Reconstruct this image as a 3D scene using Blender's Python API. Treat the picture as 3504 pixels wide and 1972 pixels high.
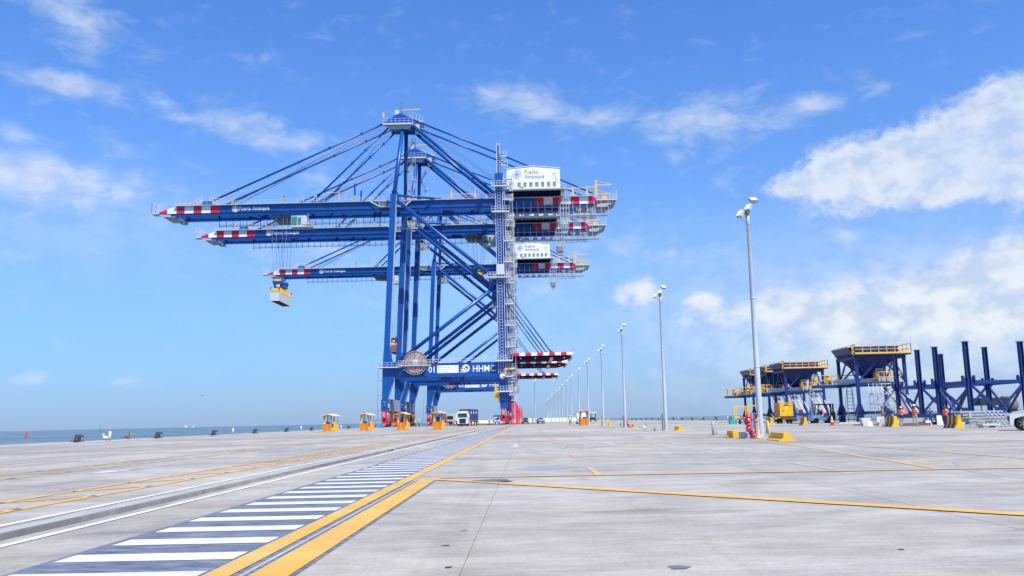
import bpy, bmesh, math, random
from mathutils import Vector, Matrix
random.seed(7)
rad = math.radians
S = bpy.context.scene
for o in list(bpy.data.objects): bpy.data.objects.remove(o)
C = S.collection
# ------------------------------------------------------------------ camera
cam_d = bpy.data.cameras.new('camera'); cam = bpy.data.objects.new('camera', cam_d); C.objects.link(cam)
cam_d.sensor_width = 36.0; cam_d.lens = 3017.0 / 3504.0 * 36.0
cam_d.clip_start = 0.1; cam_d.clip_end = 200000.0
cam.matrix_world = (Matrix.Translation((0, 0, 1.1)) @ Matrix.Rotation(rad(0.74), 4, 'Z')
                    @ Matrix.Rotation(rad(90 + 8.53), 4, 'X') @ Matrix.Rotation(rad(-1.23), 4, 'Z'))
S.camera = cam
S.render.resolution_x = 1024; S.render.resolution_y = 576
# ------------------------------------------------------------------ exposure
S.view_settings.view_transform = 'Standard'; S.view_settings.look = 'None'
S.view_settings.gamma = 1.0; S.view_settings.use_curve_mapping = False
S.view_settings.exposure = 0.60
# ------------------------------------------------------------------ sun + sky
TOSUN = Vector((0.36, -0.46, 0.81)).normalized()
sun_d = bpy.data.lights.new('sun', 'SUN'); sun_d.energy = 4.3; sun_d.angle = rad(0.55); sun_d.color = (1.0, 0.95, 0.87)
sun = bpy.data.objects.new('sun', sun_d); C.objects.link(sun)
sun.rotation_euler = TOSUN.to_track_quat('Z', 'Y').to_euler(); sun.location = (60, -80, 140)
W = bpy.data.worlds.new('World'); S.world = W; W.use_nodes = True
N = W.node_tree.nodes; L = W.node_tree.links; N.clear()
def nd(t, **k):
    n = N.new(t)
    for a, b in k.items(): setattr(n, a, b)
    return n
def mth(op, a, b=None, c=None, clamp=False):
    n = nd('ShaderNodeMath', operation=op); n.use_clamp = clamp
    for i, v in enumerate((a, b, c)):
        if v is None: continue
        if isinstance(v, (int, float)): n.inputs[i].default_value = v
        else: L.new(v, n.inputs[i])
    return n.outputs[0]
sky = nd('ShaderNodeTexSky'); sky.sky_type = 'NISHITA'; sky.sun_disc = False
sky.sun_elevation = math.asin(TOSUN.z); sky.sun_rotation = math.atan2(TOSUN.x, TOSUN.y)
sky.air_density = 1.0; sky.dust_density = 0.6; sky.ozone_density = 2.2; sky.altitude = 0
tc = nd('ShaderNodeTexCoord'); sp = nd('ShaderNodeSeparateXYZ'); L.new(tc.outputs['Generated'], sp.inputs[0])
AZ = mth('MULTIPLY', mth('ARCTAN2', sp.outputs[0], sp.outputs[1]), 57.29578)
EL = mth('MULTIPLY', mth('ARCSINE', sp.outputs[2]), 57.29578)
cmb = nd('ShaderNodeCombineXYZ'); L.new(AZ, cmb.inputs[0]); L.new(EL, cmb.inputs[1])
def noise(scale, detail, rough, stretch=(1, 1, 1), off=(0, 0, 0), dist=0.0, src=None):
    mp = nd('ShaderNodeMapping'); mp.inputs['Scale'].default_value = stretch; mp.inputs['Location'].default_value = off
    L.new(src or cmb.outputs[0], mp.inputs[0])
    n = nd('ShaderNodeTexNoise'); n.inputs['Scale'].default_value = scale; n.inputs['Detail'].default_value = detail
    n.inputs['Roughness'].default_value = rough; n.inputs['Distortion'].default_value = dist
    L.new(mp.outputs[0], n.inputs['Vector']); return n.outputs['Fac']
def blob(az, el, sa, se, amp, rot=0.0):
    ca, sn = math.cos(rad(rot)), math.sin(rad(rot))
    dx = mth('SUBTRACT', AZ, az); dy = mth('SUBTRACT', EL, el)
    u = mth('ADD', mth('MULTIPLY', dx, ca / sa), mth('MULTIPLY', dy, sn / sa))
    v = mth('ADD', mth('MULTIPLY', dx, -sn / se), mth('MULTIPLY', dy, ca / se))
    r2 = mth('ADD', mth('MULTIPLY', u, u), mth('MULTIPLY', v, v))
    return mth('MULTIPLY', mth('POWER', 2.718, mth('MULTIPLY', r2, -1.0)), amp)
def total(lst):
    t = lst[0]
    for x in lst[1:]: t = mth('ADD', t, x)
    return t
def ramp(x, a, b):
    n = nd('ShaderNodeMapRange'); n.interpolation_type = 'SMOOTHSTEP'
    n.inputs['From Min'].default_value = a; n.inputs['From Max'].default_value = b
    L.new(x, n.inputs['Value']); return n.outputs['Result']
# puffy cumulus banks
nz_c = noise(0.55, 10, 0.60, (0.9, 1.15, 1), (3, 2, 0), 0.15)
cum = total([blob(21.5, 13.9, 3.6, 0.9, 0.35, 5), blob(27, 14.6, 5, 1.6, 0.35), blob(19, 4.8, 6, 1.4, 0.35), blob(29.3, 16.0, 2.9, 2.0, 1.15, 0), blob(22.5, 12.6, 5.0, 1.0, 0.45, 6), blob(30.3, 17.3, 1.49, 1.06, 0.80, 0), blob(25.0, 15.2, 2.80, 1.44, 1.00, 0), blob(20.8, 15.0, 2.52, 1.41, 0.85, 0), blob(27.2, 13.2, 4.15, 1.27, 0.70, 0), blob(17.6, 14.0, 2.14, 0.93, 0.55, 0), blob(31.8, 14.4, 3.18, 3.03, 0.80, 0), blob(28.6, 7.8, 2.43, 1.57, 1.10, 0), blob(25.1, 6.9, 2.45, 1.46, 0.85, 0), blob(21.0, 6.7, 2.46, 1.17, 0.70, 0), blob(17.3, 6.6, 2.42, 0.94, 0.60, 0), blob(15.8, 7.4, 0.83, 0.52, 0.70, 0), blob(26.5, 5.3, 5.41, 1.28, 0.60, 0), blob(12.3, 6.3, 3.72, 0.88, 0.45, 0), blob(7.4, 8.0, 1.95, 0.86, 0.72, 0), blob(11.5, 7.3, 1.04, 0.49, 0.85, 0), blob(32.4, 7.1, 3.07, 3.01, 0.80, 0)])
nz_s = noise(0.16, 3, 0.5, (0.6, 1, 1), (7, 1, 0))
nz_b2 = noise(0.95, 5, 0.55, (1, 1.2, 1), (5.2, 1.7, 0), 0.3)
puff = mth('MULTIPLY', mth('SUBTRACT', 0.10, mth('ABSOLUTE', mth('SUBTRACT', nz_b2, 0.5))), 0.9)
d_c = mth('MULTIPLY', ramp(mth('ADD', mth('ADD', cum, puff), mth('MULTIPLY', mth('SUBTRACT', nz_c, 0.5), 1.2)), 0.16, 0.72), mth('MULTIPLY', ramp(cum, 0.04, 0.34), mth('ADD', 0.56, mth('MULTIPLY', nz_s, 0.50))))
veil = mth('MULTIPLY', total([blob(25, 4.8, 14, 4.0, 0.74), blob(20, 9, 12, 4, 0.14), blob(-4, 9, 14, 4, 0.12), blob(-28, 12, 9, 3, 0.22)]), mth('ADD', 0.55, mth('MULTIPLY', noise(0.12, 4, 0.5, (0.5, 1.4, 1)), 0.9)))
# thin wisps
nz_w = noise(0.75, 11, 0.60, (0.6, 1.25, 1), (11, 5, 0), 0.4)
wis = total([blob(-0.5, 20.8, 3.20, 1.04, 0.90, -6), blob(2.4, 19.6, 2.80, 0.66, 0.60, -8), blob(5.6, 19.3, 2.21, 0.95, 0.60, 0), blob(12.1, 18.6, 4.02, 1.37, 0.95, 3), blob(18.7, 18.6, 2.78, 0.82, 0.80, 16), blob(22.9, 19.1, 1.25, 0.32, 0.50, 22), blob(-28.1, 19.7, 3.55, 0.93, 0.80, -5), blob(-27.2, 21.3, 0.77, 0.62, 0.50, -30), blob(-23.3, 19.5, 0.97, 0.45, 0.50, 0), blob(-28.4, 23.7, 3.25, 1.36, 0.95, -20), blob(-30.8, 16.7, 1.28, 0.77, 0.60, -15), blob(-30.2, 14.1, 3.81, 1.33, 1.00, -3), blob(-25.7, 14.1, 3.78, 1.30, 0.60, -5), blob(-30.4, 15.1, 2.02, 0.93, 0.55, 0), blob(-24.7, 16.5, 1.42, 0.65, 0.50, -12), blob(-17.8, 18.5, 3.32, 1.01, 0.80, -8), blob(-14.7, 17.6, 2.50, 0.60, 0.65, 0), blob(-21.2, 18.6, 1.33, 0.41, 0.55, 0), blob(-16.1, 22.3, 1.96, 0.49, 0.40, -10), blob(-13.1, 15.4, 3.41, 1.05, 0.50, 0), blob(-13.5, 10.9, 4.26, 1.06, 0.60, 0), blob(11.1, 10.3, 2.26, 0.62, 0.60, 0), blob(5.6, 11.1, 3.42, 1.07, 0.50, 0), blob(20.5, 10.6, 1.73, 0.59, 0.75, 0), blob(11.6, 16.0, 1.76, 0.69, 0.42, 0), blob(14.1, 14.8, 1.89, 0.45, 0.42, 8), blob(1.0, 8.6, 1.46, 1.26, 0.45, 0), blob(-29.3, 2.9, 0.98, 0.55, 0.55, 0), blob(-24.4, 2.7, 1.37, 0.42, 0.35, 0), blob(-9.4, 8.4, 2.51, 0.71, 0.35, 0)])
d_w = mth('MULTIPLY', ramp(mth('ADD', wis, mth('MULTIPLY', mth('SUBTRACT', nz_w, 0.5), 1.9)), 0.05, 1.35), 0.62)
# light scattered cloud over the part of the sky behind the camera
nz_b = noise(2.3, 7, 0.6, (1, 1, 2.2), (0, 0, 0), 0.3, tc.outputs['Generated'])
back = ramp(mth('ABSOLUTE', AZ), 36, 60)
d_b = mth('MULTIPLY', mth('MULTIPLY', ramp(nz_b, 0.52, 0.72), back), 0.6)
dens = mth('MAXIMUM', mth('MAXIMUM', d_c, d_w), d_b)
dens = mth('MULTIPLY', dens, ramp(EL, 0.0, 3.0))
dens = mth('SUBTRACT', 1.0, mth('MULTIPLY', mth('SUBTRACT', 1.0, dens), mth('SUBTRACT', 1.0, veil)), None, True)
# sky colour: the physical sky, a little clearer blue, fading into bright humid air at the horizon
tint = nd('ShaderNodeMix', data_type='RGBA', blend_type='MULTIPLY'); tint.inputs[0].default_value = 1.0
L.new(sky.outputs[0], tint.inputs[6]); tint.inputs[7].default_value = (0.53, 1.06, 1.80, 1)
hz = mth('MULTIPLY', mth('POWER', 2.718, mth('MULTIPLY', mth('ABSOLUTE', EL), -0.085)), 0.80)
mixh = nd('ShaderNodeMix', data_type='RGBA'); L.new(hz, mixh.inputs[0]); L.new(tint.outputs[2], mixh.inputs[6])
mixh.inputs[7].default_value = (2.85, 3.85, 5.8, 1)
shade = noise(0.5, 6, 0.55, (1, 1.3, 1), (3.4, 2.9, 0))
ccol = nd('ShaderNodeMix', data_type='RGBA'); L.new(ramp(shade, 0.35, 0.62), ccol.inputs[0])
ccol.inputs[6].default_value = (4.7, 5.7, 7.2, 1); ccol.inputs[7].default_value = (6.9, 7.4, 7.9, 1)
mixc = nd('ShaderNodeMix', data_type='RGBA'); L.new(dens, mixc.inputs[0]); L.new(mixh.outputs[2], mixc.inputs[6]); L.new(ccol.outputs[2], mixc.inputs[7])
bg = nd('ShaderNodeBackground'); bg.inputs[1].default_value = 0.081; L.new(mixc.outputs[2], bg.inputs[0])
wo = nd('ShaderNodeOutputWorld'); L.new(bg.outputs[0], wo.inputs[0])

# ------------------------------------------------------------------ materials
MATS = {}
def mat(name, col, rough=0.5, metal=0.0, var=0.12, vscale=0.6, bump=0.0, bscale=20.0, dirt=0.0, dirtcol=(0.25, 0.22, 0.18), stretch=(1, 1, 1), coat=0.0):
    m = bpy.data.materials.new(name); m.use_nodes = True; t = m.node_tree; n = t.nodes; b = n['Principled BSDF']
    b.inputs['Roughness'].default_value = rough; b.inputs['Metallic'].default_value = metal
    if coat: b.inputs['Coat Weight'].default_value = coat
    g = n.new('ShaderNodeNewGeometry'); mp = n.new('ShaderNodeMapping'); mp.inputs['Scale'].default_value = stretch
    t.links.new(g.outputs['Position'], mp.inputs[0])
    nz = n.new('ShaderNodeTexNoise'); nz.inputs['Scale'].default_value = vscale; nz.inputs['Detail'].default_value = 6; nz.inputs['Roughness'].default_value = 0.6
    t.links.new(mp.outputs[0], nz.inputs['Vector'])
    mr = n.new('ShaderNodeMapRange'); mr.inputs[1].default_value = 0.3; mr.inputs[2].default_value = 0.7
    mr.inputs[3].default_value = 1 - var; mr.inputs[4].default_value = 1 + var
    t.links.new(nz.outputs['Fac'], mr.inputs[0])
    hs = n.new('ShaderNodeHueSaturation'); hs.inputs['Color'].default_value = (*col, 1); t.links.new(mr.outputs[0], hs.inputs['Value'])
    out = hs.outputs[0]
    if dirt:
        n2 = n.new('ShaderNodeTexNoise'); n2.inputs['Scale'].default_value = vscale * 3; n2.inputs['Detail'].default_value = 8; n2.inputs['Roughness'].default_value = 0.7
        t.links.new(mp.outputs[0], n2.inputs['Vector'])
        m2 = n.new('ShaderNodeMapRange'); m2.inputs[1].default_value = 0.52; m2.inputs[2].default_value = 0.75; m2.inputs[4].default_value = dirt
        t.links.new(n2.outputs['Fac'], m2.inputs[0])
        mx = n.new('ShaderNodeMix'); mx.data_type = 'RGBA'; t.links.new(m2.outputs[0], mx.inputs[0]); t.links.new(out, mx.inputs[6]); mx.inputs[7].default_value = (*dirtcol, 1)
        out = mx.outputs[2]
    t.links.new(out, b.inputs['Base Color'])
    if bump:
        n3 = n.new('ShaderNodeTexNoise'); n3.inputs['Scale'].default_value = bscale; n3.inputs['Detail'].default_value = 4; t.links.new(g.outputs['Position'], n3.inputs['Vector'])
        bp = n.new('ShaderNodeBump'); bp.inputs['Strength'].default_value = bump; bp.inputs['Distance'].default_value = 0.02
        t.links.new(n3.outputs['Fac'], bp.inputs['Height']); t.links.new(bp.outputs[0], b.inputs['Normal'])
    MATS[name] = m; return m
BLUE = mat('crane_blue', (0.0008, 0.064, 0.285), 0.38, var=0.16, vscale=0.22, coat=0.06, dirt=0.12, dirtcol=(0.05, 0.10, 0.2), stretch=(1.6, 1.6, 0.25))
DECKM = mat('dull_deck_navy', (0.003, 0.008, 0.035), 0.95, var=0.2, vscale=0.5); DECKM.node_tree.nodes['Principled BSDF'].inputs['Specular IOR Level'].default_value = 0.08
NAVY = mat('hopper_blue', (0.004, 0.026, 0.145), 0.42, var=0.15, vscale=0.8)
CONB = mat('container_blue', (0.008, 0.035, 0.16), 0.45, var=0.15, vscale=0.8)
WHITE = mat('white_paint', (0.74, 0.75, 0.77), 0.45, var=0.04)
RED = mat('red_paint', (0.62, 0.012, 0.035), 0.4, var=0.06)
GREYM = mat('galvanised_steel', (0.40, 0.43, 0.46), 0.42, 0.35, var=0.12)
RAILW = mat('handrail_white', (0.50, 0.53, 0.56), 0.5, var=0.05)
MASTG = mat('mast_grey', (0.46, 0.50, 0.55), 0.45, 0.2, var=0.08)
GREYD = mat('dark_grey_steel', (0.16, 0.17, 0.17), 0.6, 0.2, var=0.2)
GREYP = mat('pale_grey_steel', (0.36, 0.40, 0.42), 0.5, 0.1, var=0.1)
CLAD = mat('grey_blue_cladding', (0.22, 0.29, 0.42), 0.5, 0.1, var=0.08)
YEL = mat('yellow_paint', (0.84, 0.45, 0.006), 0.45, var=0.07, vscale=2, dirt=0.15)
PALES = mat('pale_side_glare', (0.40, 0.47, 0.60), 0.5, var=0.05)
YEL2 = mat('barrier_yellow', (0.88, 0.44, 0.003), 0.55, var=0.06, vscale=3, dirt=0.12)
BLACK = mat('black_rubber', (0.012, 0.012, 0.013), 0.7, var=0.2)
DARK = mat('black_steel', (0.02, 0.022, 0.026), 0.5, var=0.2)
GLASS = mat('window_glass', (0.03, 0.07, 0.08), 0.05, var=0.1)
TEAL = mat('cab_glass', (0.06, 0.20, 0.20), 0.06, var=0.1)
ORNG = mat('orange', (0.80, 0.13, 0.012), 0.6, var=0.05)
HIVO = mat('orange_vest', (0.95, 0.10, 0.03), 0.7, var=0.06)
HIVY = mat('lime_vest', (0.62, 0.80, 0.05), 0.7, var=0.06)
PINK = mat('pale_orange', (0.85, 0.42, 0.25), 0.6)
SKIN = mat('skin', (0.36, 0.17, 0.10), 0.6, var=0.05)
SHIRTW = mat('pale_shirt', (0.62, 0.64, 0.68), 0.8); SHIRTB = mat('light_blue_shirt', (0.18, 0.42, 0.62), 0.8)
DENIM = mat('denim', (0.03, 0.06, 0.14), 0.85); KHAKI = mat('khaki_trousers', (0.42, 0.38, 0.30), 0.85)
BOOT = mat('boot_leather', (0.05, 0.035, 0.025), 0.7); HAIR = mat('brown_hair', (0.12, 0.05, 0.02), 0.7)
PINKR = mat('cable_brown', (0.55, 0.25, 0.20), 0.6, var=0.15, vscale=3)
BROWN = mat('rust_brown', (0.20, 0.07, 0.04), 0.7, var=0.2)
BRCON = mat('container_brown', (0.30, 0.09, 0.05), 0.6, var=0.12)
LGREY = mat('container_grey', (0.50, 0.53, 0.56), 0.5, var=0.05, dirt=0.15)
LIGHTB = mat('pale_blue_paint', (0.34, 0.58, 0.68), 0.4, var=0.05)
SILV = mat('car_silver_blue', (0.36, 0.42, 0.52), 0.25, 0.3, var=0.03, coat=0.5)
SLATE = mat('car_slate', (0.06, 0.09, 0.13), 0.28, 0.3, var=0.03, coat=0.5)
CARW = mat('car_white', (0.66, 0.68, 0.74), 0.22, var=0.02, coat=0.6)
LIME = mat('lime_stripe', (0.5, 0.72, 0.04), 0.4)
WOOD = mat('plywood', (0.50, 0.30, 0.12), 0.75, var=0.2, vscale=3, stretch=(1, 1, 6))
TEXTG = mat('lettering_grey', (0.20, 0.19, 0.24), 0.6); SKYB = mat('emblem_blue', (0.12, 0.34, 0.66), 0.5)
LAMPG = mat('lamp_glass', (0.85, 0.86, 0.84), 0.25, var=0.02)
GREEN = mat('green_buoy', (0.01, 0.28, 0.20), 0.5); STAINW = mat('pelican_white', (0.7, 0.68, 0.62), 0.8)
CONC2 = mat('pale_concrete', (0.56, 0.55, 0.52), 0.85, var=0.1, vscale=1.5)
HYD = mat('hydrant_red', (0.60, 0.012, 0.03), 0.35, var=0.06, coat=0.4); HYDD = mat('hydrant_faded', (0.42, 0.05, 0.08), 0.6, var=0.1)

# ------------------------------------------------------------------ mesh builder
class MB:
    def __init__(s): s.v = []; s.f = []; s.m = []; s.sm = []
    def add(s, vs, fs, mi=0, smooth=False):
        o = len(s.v); s.v += [tuple(v) for v in vs]
        for i, f in enumerate(fs):
            s.f.append([a + o for a in f]); s.m.append(mi if isinstance(mi, int) else mi[i]); s.sm.append(smooth)
        return s
    def box(s, x0, x1, y0, y1, z0, z1, mi=0):
        if x0 > x1: x0, x1 = x1, x0
        return s.add([(x0, y0, z0), (x1, y0, z0), (x1, y1, z0), (x0, y1, z0), (x0, y0, z1), (x1, y0, z1), (x1, y1, z1), (x0, y1, z1)],
                     [(3, 2, 1, 0), (4, 5, 6, 7), (0, 1, 5, 4), (1, 2, 6, 5), (2, 3, 7, 6), (3, 0, 4, 7)], mi)
    def prism(s, pts, a, b, axis='y', mi=0):
        n = len(pts)
        P = {'y': lambda p, t: (p[0], t, p[1]), 'x': lambda p, t: (t, p[0], p[1]), 'z': lambda p, t: (p[0], p[1], t)}[axis]
        vs = [P(p, a) for p in pts] + [P(p, b) for p in pts]
        return s.add(vs, [list(range(n)), list(range(2 * n - 1, n - 1, -1))] + [(i, i + n, (i + 1) % n + n, (i + 1) % n) for i in range(n)], mi)
    def tube(s, p, q, r, n=8, r2=None, mi=0, smooth=True):
        p = Vector(p); q = Vector(q); d = q - p
        if d.length < 1e-6: return s
        u = d.orthogonal().normalized(); w = d.normalized().cross(u); r2 = r if r2 is None else r2
        vs = []
        for c, rr in ((p, r), (q, r2)):
            for i in range(n):
                a = 2 * math.pi * i / n; vs.append(c + (u * math.cos(a) + w * math.sin(a)) * rr)
        s.add(vs, [(i, (i + 1) % n, (i + 1) % n + n, i + n) for i in range(n)], mi, smooth)
        o = len(s.v) - 2 * n
        s.f += [[o + i for i in range(n - 1, -1, -1)], [o + n + i for i in range(n)]]; s.m += [mi, mi]; s.sm += [False, False]
        return s
    def bar(s, p, q, w, h=None, mi=0, up=(0, 0, 1)):
        h = w if h is None else h; p = Vector(p); q = Vector(q); d = (q - p).normalized(); up = Vector(up)
        if abs(d.dot(up)) > 0.98: up = Vector((0, 1, 0))
        a = d.cross(up).normalized() * (w / 2); b = a.cross(d).normalized() * (h / 2)
        vs = [c + x * a + y * b for c in (p, q) for x, y in ((-1, -1), (1, -1), (1, 1), (-1, 1))]
        return s.add(vs, [(0, 1, 2, 3), (7, 6, 5, 4), (0, 4, 5, 1), (1, 5, 6, 2), (2, 6, 7, 3), (3, 7, 4, 0)], mi)
    def lathe(s, prof, c=(0, 0, 0), n=12, axis='z', mi=0, smooth=True):
        vs = []
        for r, z in prof:
            for i in range(n):
                a = 2 * math.pi * i / n; x, y = r * math.cos(a), r * math.sin(a)
                v = {'z': (x, y, z), 'y': (x, z, y), 'x': (z, x, y)}[axis]; vs.append((v[0] + c[0], v[1] + c[1], v[2] + c[2]))
        fs = [(j * n + i, j * n + (i + 1) % n, (j + 1) * n + (i + 1) % n, (j + 1) * n + i) for j in range(len(prof) - 1) for i in range(n)]
        s.add(vs, fs, mi, smooth)
        o = len(s.v) - len(prof) * n; k = o + (len(prof) - 1) * n
        s.f += [[o + i for i in range(n - 1, -1, -1)], [k + i for i in range(n)]]; s.m += [mi, mi]; s.sm += [False, False]
        return s
    def rail(s, pts, h=1.1, sp=1.5, t=0.06, mi=0, mid=1, toe=0.0):
        for a, b in zip(pts[:-1], pts[1:]):
            a = Vector(a); b = Vector(b); n = max(1, round((b - a).length / sp))
            for k in range(n + 1):
                p = a.lerp(b, k / n); s.bar(p, p + Vector((0, 0, h)), t, t, mi)
            for j in range(mid + 1):
                z = Vector((0, 0, h * (j + 1) / (mid + 1))); s.bar(a + z, b + z, t, t, mi)
            if toe: s.bar(a + Vector((0, 0, toe / 2)), b + Vector((0, 0, toe / 2)), 0.03, toe, mi)
        return s
    def build(s, name, mats, parent=None, org=(0, 0, 0), loc=None):
        me = bpy.data.meshes.new(name)
        me.from_pydata([(v[0] - org[0], v[1] - org[1], v[2] - org[2]) for v in s.v], [], s.f)
        for m in (mats if isinstance(mats, (list, tuple)) else [mats]): me.materials.append(m)
        me.polygons.foreach_set('material_index', s.m); me.polygons.foreach_set('use_smooth', s.sm); me.update()
        bm = bmesh.new(); bm.from_mesh(me); bmesh.ops.recalc_face_normals(bm, faces=bm.faces); bm.to_mesh(me); bm.free()
        o = bpy.data.objects.new(name, me); C.objects.link(o)
        if parent: o.parent = parent
        if loc: o.location = loc
        return o
def tag(o, label=None, cat=None, group=None, kind=None):
    if label: o['label'] = label
    if cat: o['category'] = cat
    if group: o['group'] = group
    if kind: o['kind'] = kind
    return o
def thing(name, label, cat, loc=(0, 0, 0), rz=0.0, group=None):
    o = bpy.data.objects.new(name, None); C.objects.link(o); o.location = loc; o.rotation_euler = (0, 0, rz)
    o.empty_display_size = 0.2
    return tag(o, label, cat, group)
def copy_tree(o, loc=None, rz=None, label=None, group=None):
    kids = {}
    for x in bpy.data.objects:
        if x.parent: kids.setdefault(x.parent.name, []).append(x)
    def rec(s_, par):
        c_ = s_.copy(); C.objects.link(c_)
        if par: c_.parent = par
        for ch in kids.get(s_.name, []): rec(ch, c_)
        return c_
    c = rec(o, None)
    if loc is not None: c.location = loc
    if rz is not None: c.rotation_euler = (0, 0, rz)
    if label: c['label'] = label
    if group: c['group'] = group
    return c
def text(name, body, size, matl, parent, loc, depth=0.01, bold=0.0, rz=0.0, xs=1.0, space=1.0):
    cu = bpy.data.curves.new(name, 'FONT'); cu.body = body; cu.size = size; cu.extrude = depth; cu.offset = bold; cu.space_character = space
    cu.resolution_u = 2
    t = bpy.data.objects.new(name, cu); C.objects.link(t)
    dg = bpy.context.evaluated_depsgraph_get()
    me = bpy.data.meshes.new_from_object(t.evaluated_get(dg)); bpy.data.objects.remove(t)
    me.materials.clear(); me.materials.append(matl)
    me.transform(Matrix.Rotation(rz, 4, 'Z') @ Matrix.Rotation(rad(90), 4, 'X') @ Matrix.Diagonal((xs, 1, 1, 1)))
    o = bpy.data.objects.new(name, me); C.objects.link(o); o.parent = parent; o.location = loc
    return o
ORD = ['nearest', 'second', 'third', 'fourth', 'fifth', 'sixth', 'seventh', 'eighth', 'ninth', 'tenth', 'eleventh', 'twelfth', 'thirteenth', 'fourteenth', 'fifteenth', 'sixteenth', 'seventeenth', 'eighteenth', 'nineteenth', 'twentieth']

# ------------------------------------------------------------------ ground, sea
def ground_material():
    m = bpy.data.materials.new('quay_concrete'); m.use_nodes = True; t = m.node_tree; n = t.nodes; lk = t.links; b = n['Principled BSDF']
    b.inputs['Roughness'].default_value = 0.86; b.inputs['Specular IOR Level'].default_value = 0.35
    g = n.new('ShaderNodeNewGeometry')
    def nz(scale, st, det=8, ro=0.6, dist=0.0):
        mp = n.new('ShaderNodeMapping'); mp.inputs['Scale'].default_value = st; lk.new(g.outputs['Position'], mp.inputs[0])
        x = n.new('ShaderNodeTexNoise'); x.inputs['Scale'].default_value = scale; x.inputs['Detail'].default_value = det
        x.inputs['Roughness'].default_value = ro; x.inputs['Distortion'].default_value = dist; lk.new(mp.outputs[0], x.inputs['Vector']); return x.outputs['Fac']
    def mr(x, a, b_, c, d):
        r = n.new('ShaderNodeMapRange'); r.inputs[1].default_value = a; r.inputs[2].default_value = b_; r.inputs[3].default_value = c; r.inputs[4].default_value = d
        lk.new(x, r.inputs[0]); return r.outputs[0]
    def mul(a, b_):
        x = n.new('ShaderNodeMath'); x.operation = 'MULTIPLY'; lk.new(a, x.inputs[0]); lk.new(b_, x.inputs[1]); return x.outputs[0]
    val = mul(mr(nz(0.09, (0.6, 1.0, 1), 6, 0.65, 0.6), 0.34, 0.66, 0.72, 1.22), mr(nz(0.8, (1, 1.6, 1), 8, 0.7), 0.34, 0.66, 0.80, 1.17))
    val = mul(val, mr(nz(3.0, (0.35, 6.0, 1), 5, 0.75), 0.3, 0.7, 0.90, 1.09))        # broom finish across the lanes
    val = mul(val, mr(nz(28, (1, 1, 1), 6, 0.75), 0.25, 0.75, 0.78, 1.18))            # aggregate grain
    val = mul(val, mr(nz(0.30, (0.7, 1.3, 1), 9, 0.62, 1.2), 0.56, 0.68, 1.0, 0.70)) # old wet stains
    val = mul(val, mr(nz(0.42, (2.6, 0.10, 1), 5, 0.6, 0.5), 0.54, 0.70, 1.0, 0.84))  # tyre-darkened tracks along the quay
    val = mul(val, mr(nz(0.22, (1.0, 0.8, 1), 10, 0.7, 2.0), 0.58, 0.70, 1.0, 1.16))   # pale laitance patches
    val = mul(val, mr(nz(1.6, (1.0, 1.0, 1), 9, 0.75, 1.0), 0.62, 0.74, 1.0, 0.84))   # scuffs
    sp_ = mr(nz(9, (1, 1.0, 1), 3, 0.5), 0.74, 0.78, 1.0, 0.45); val = mul(val, sp_)
    cr = n.new('ShaderNodeMix'); cr.data_type = 'RGBA'; lk.new(mr(nz(0.16, (0.8, 1, 1), 7, 0.65, 1.0), 0.36, 0.64, 0, 1), cr.inputs[0])
    cr.inputs[6].default_value = (0.328, 0.315, 0.297, 1); cr.inputs[7].default_value = (0.388, 0.350, 0.298, 1)
    hs = n.new('ShaderNodeHueSaturation'); lk.new(cr.outputs[2], hs.inputs['Color']); lk.new(val, hs.inputs['Value'])
    lk.new(hs.outputs[0], b.inputs['Base Color'])
    bp = n.new('ShaderNodeBump'); bp.inputs['Strength'].default_value = 0.35; bp.inputs['Distance'].default_value = 0.01
    lk.new(nz(60, (0.4, 2.5, 1), 5, 0.7), bp.inputs['Height']); lk.new(bp.outputs[0], b.inputs['Normal'])
    return m
CONC = ground_material()
def paint_mat(name, col, wear, wearcol=(0.34, 0.335, 0.33), sc=3.0, st=(0.6, 2.4, 1), lo=0.5):
    m = bpy.data.materials.new(name); m.use_nodes = True; t = m.node_tree; n = t.nodes; lk = t.links; b = n['Principled BSDF']; b.inputs['Roughness'].default_value = 0.75
    g = n.new('ShaderNodeNewGeometry'); mp = n.new('ShaderNodeMapping'); mp.inputs['Scale'].default_value = st; lk.new(g.outputs['Position'], mp.inputs[0])
    a = n.new('ShaderNodeTexNoise'); a.inputs['Scale'].default_value = sc; a.inputs['Detail'].default_value = 12; a.inputs['Roughness'].default_value = 0.72; lk.new(mp.outputs[0], a.inputs['Vector'])
    r = n.new('ShaderNodeMapRange'); r.inputs[1].default_value = lo; r.inputs[2].default_value = lo + 0.22; r.inputs[4].default_value = wear; lk.new(a.outputs['Fac'], r.inputs[0])
    a2 = n.new('ShaderNodeTexNoise'); a2.inputs['Scale'].default_value = 0.5; a2.inputs['Detail'].default_value = 6; lk.new(mp.outputs[0], a2.inputs['Vector'])
    r2 = n.new('ShaderNodeMapRange'); r2.inputs[1].default_value = 0.3; r2.inputs[2].default_value = 0.7; r2.inputs[3].default_value = 0.86; r2.inputs[4].default_value = 1.1; lk.new(a2.outputs['Fac'], r2.inputs[0])
    mx = n.new('ShaderNodeMix'); mx.data_type = 'RGBA'; lk.new(r.outputs[0], mx.inputs[0]); mx.inputs[6].default_value = (*col, 1); mx.inputs[7].default_value = (*wearcol, 1)
    hs = n.new('ShaderNodeHueSaturation'); lk.new(mx.outputs[2], hs.inputs['Color']); lk.new(r2.outputs[0], hs.inputs['Value']); lk.new(hs.outputs[0], b.inputs['Base Color'])
    return m
P_NAVY = paint_mat('walkway_blue', (0.040, 0.068, 0.135), 0.66, sc=5, st=(0.5, 3.5, 1), lo=0.40)
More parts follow.
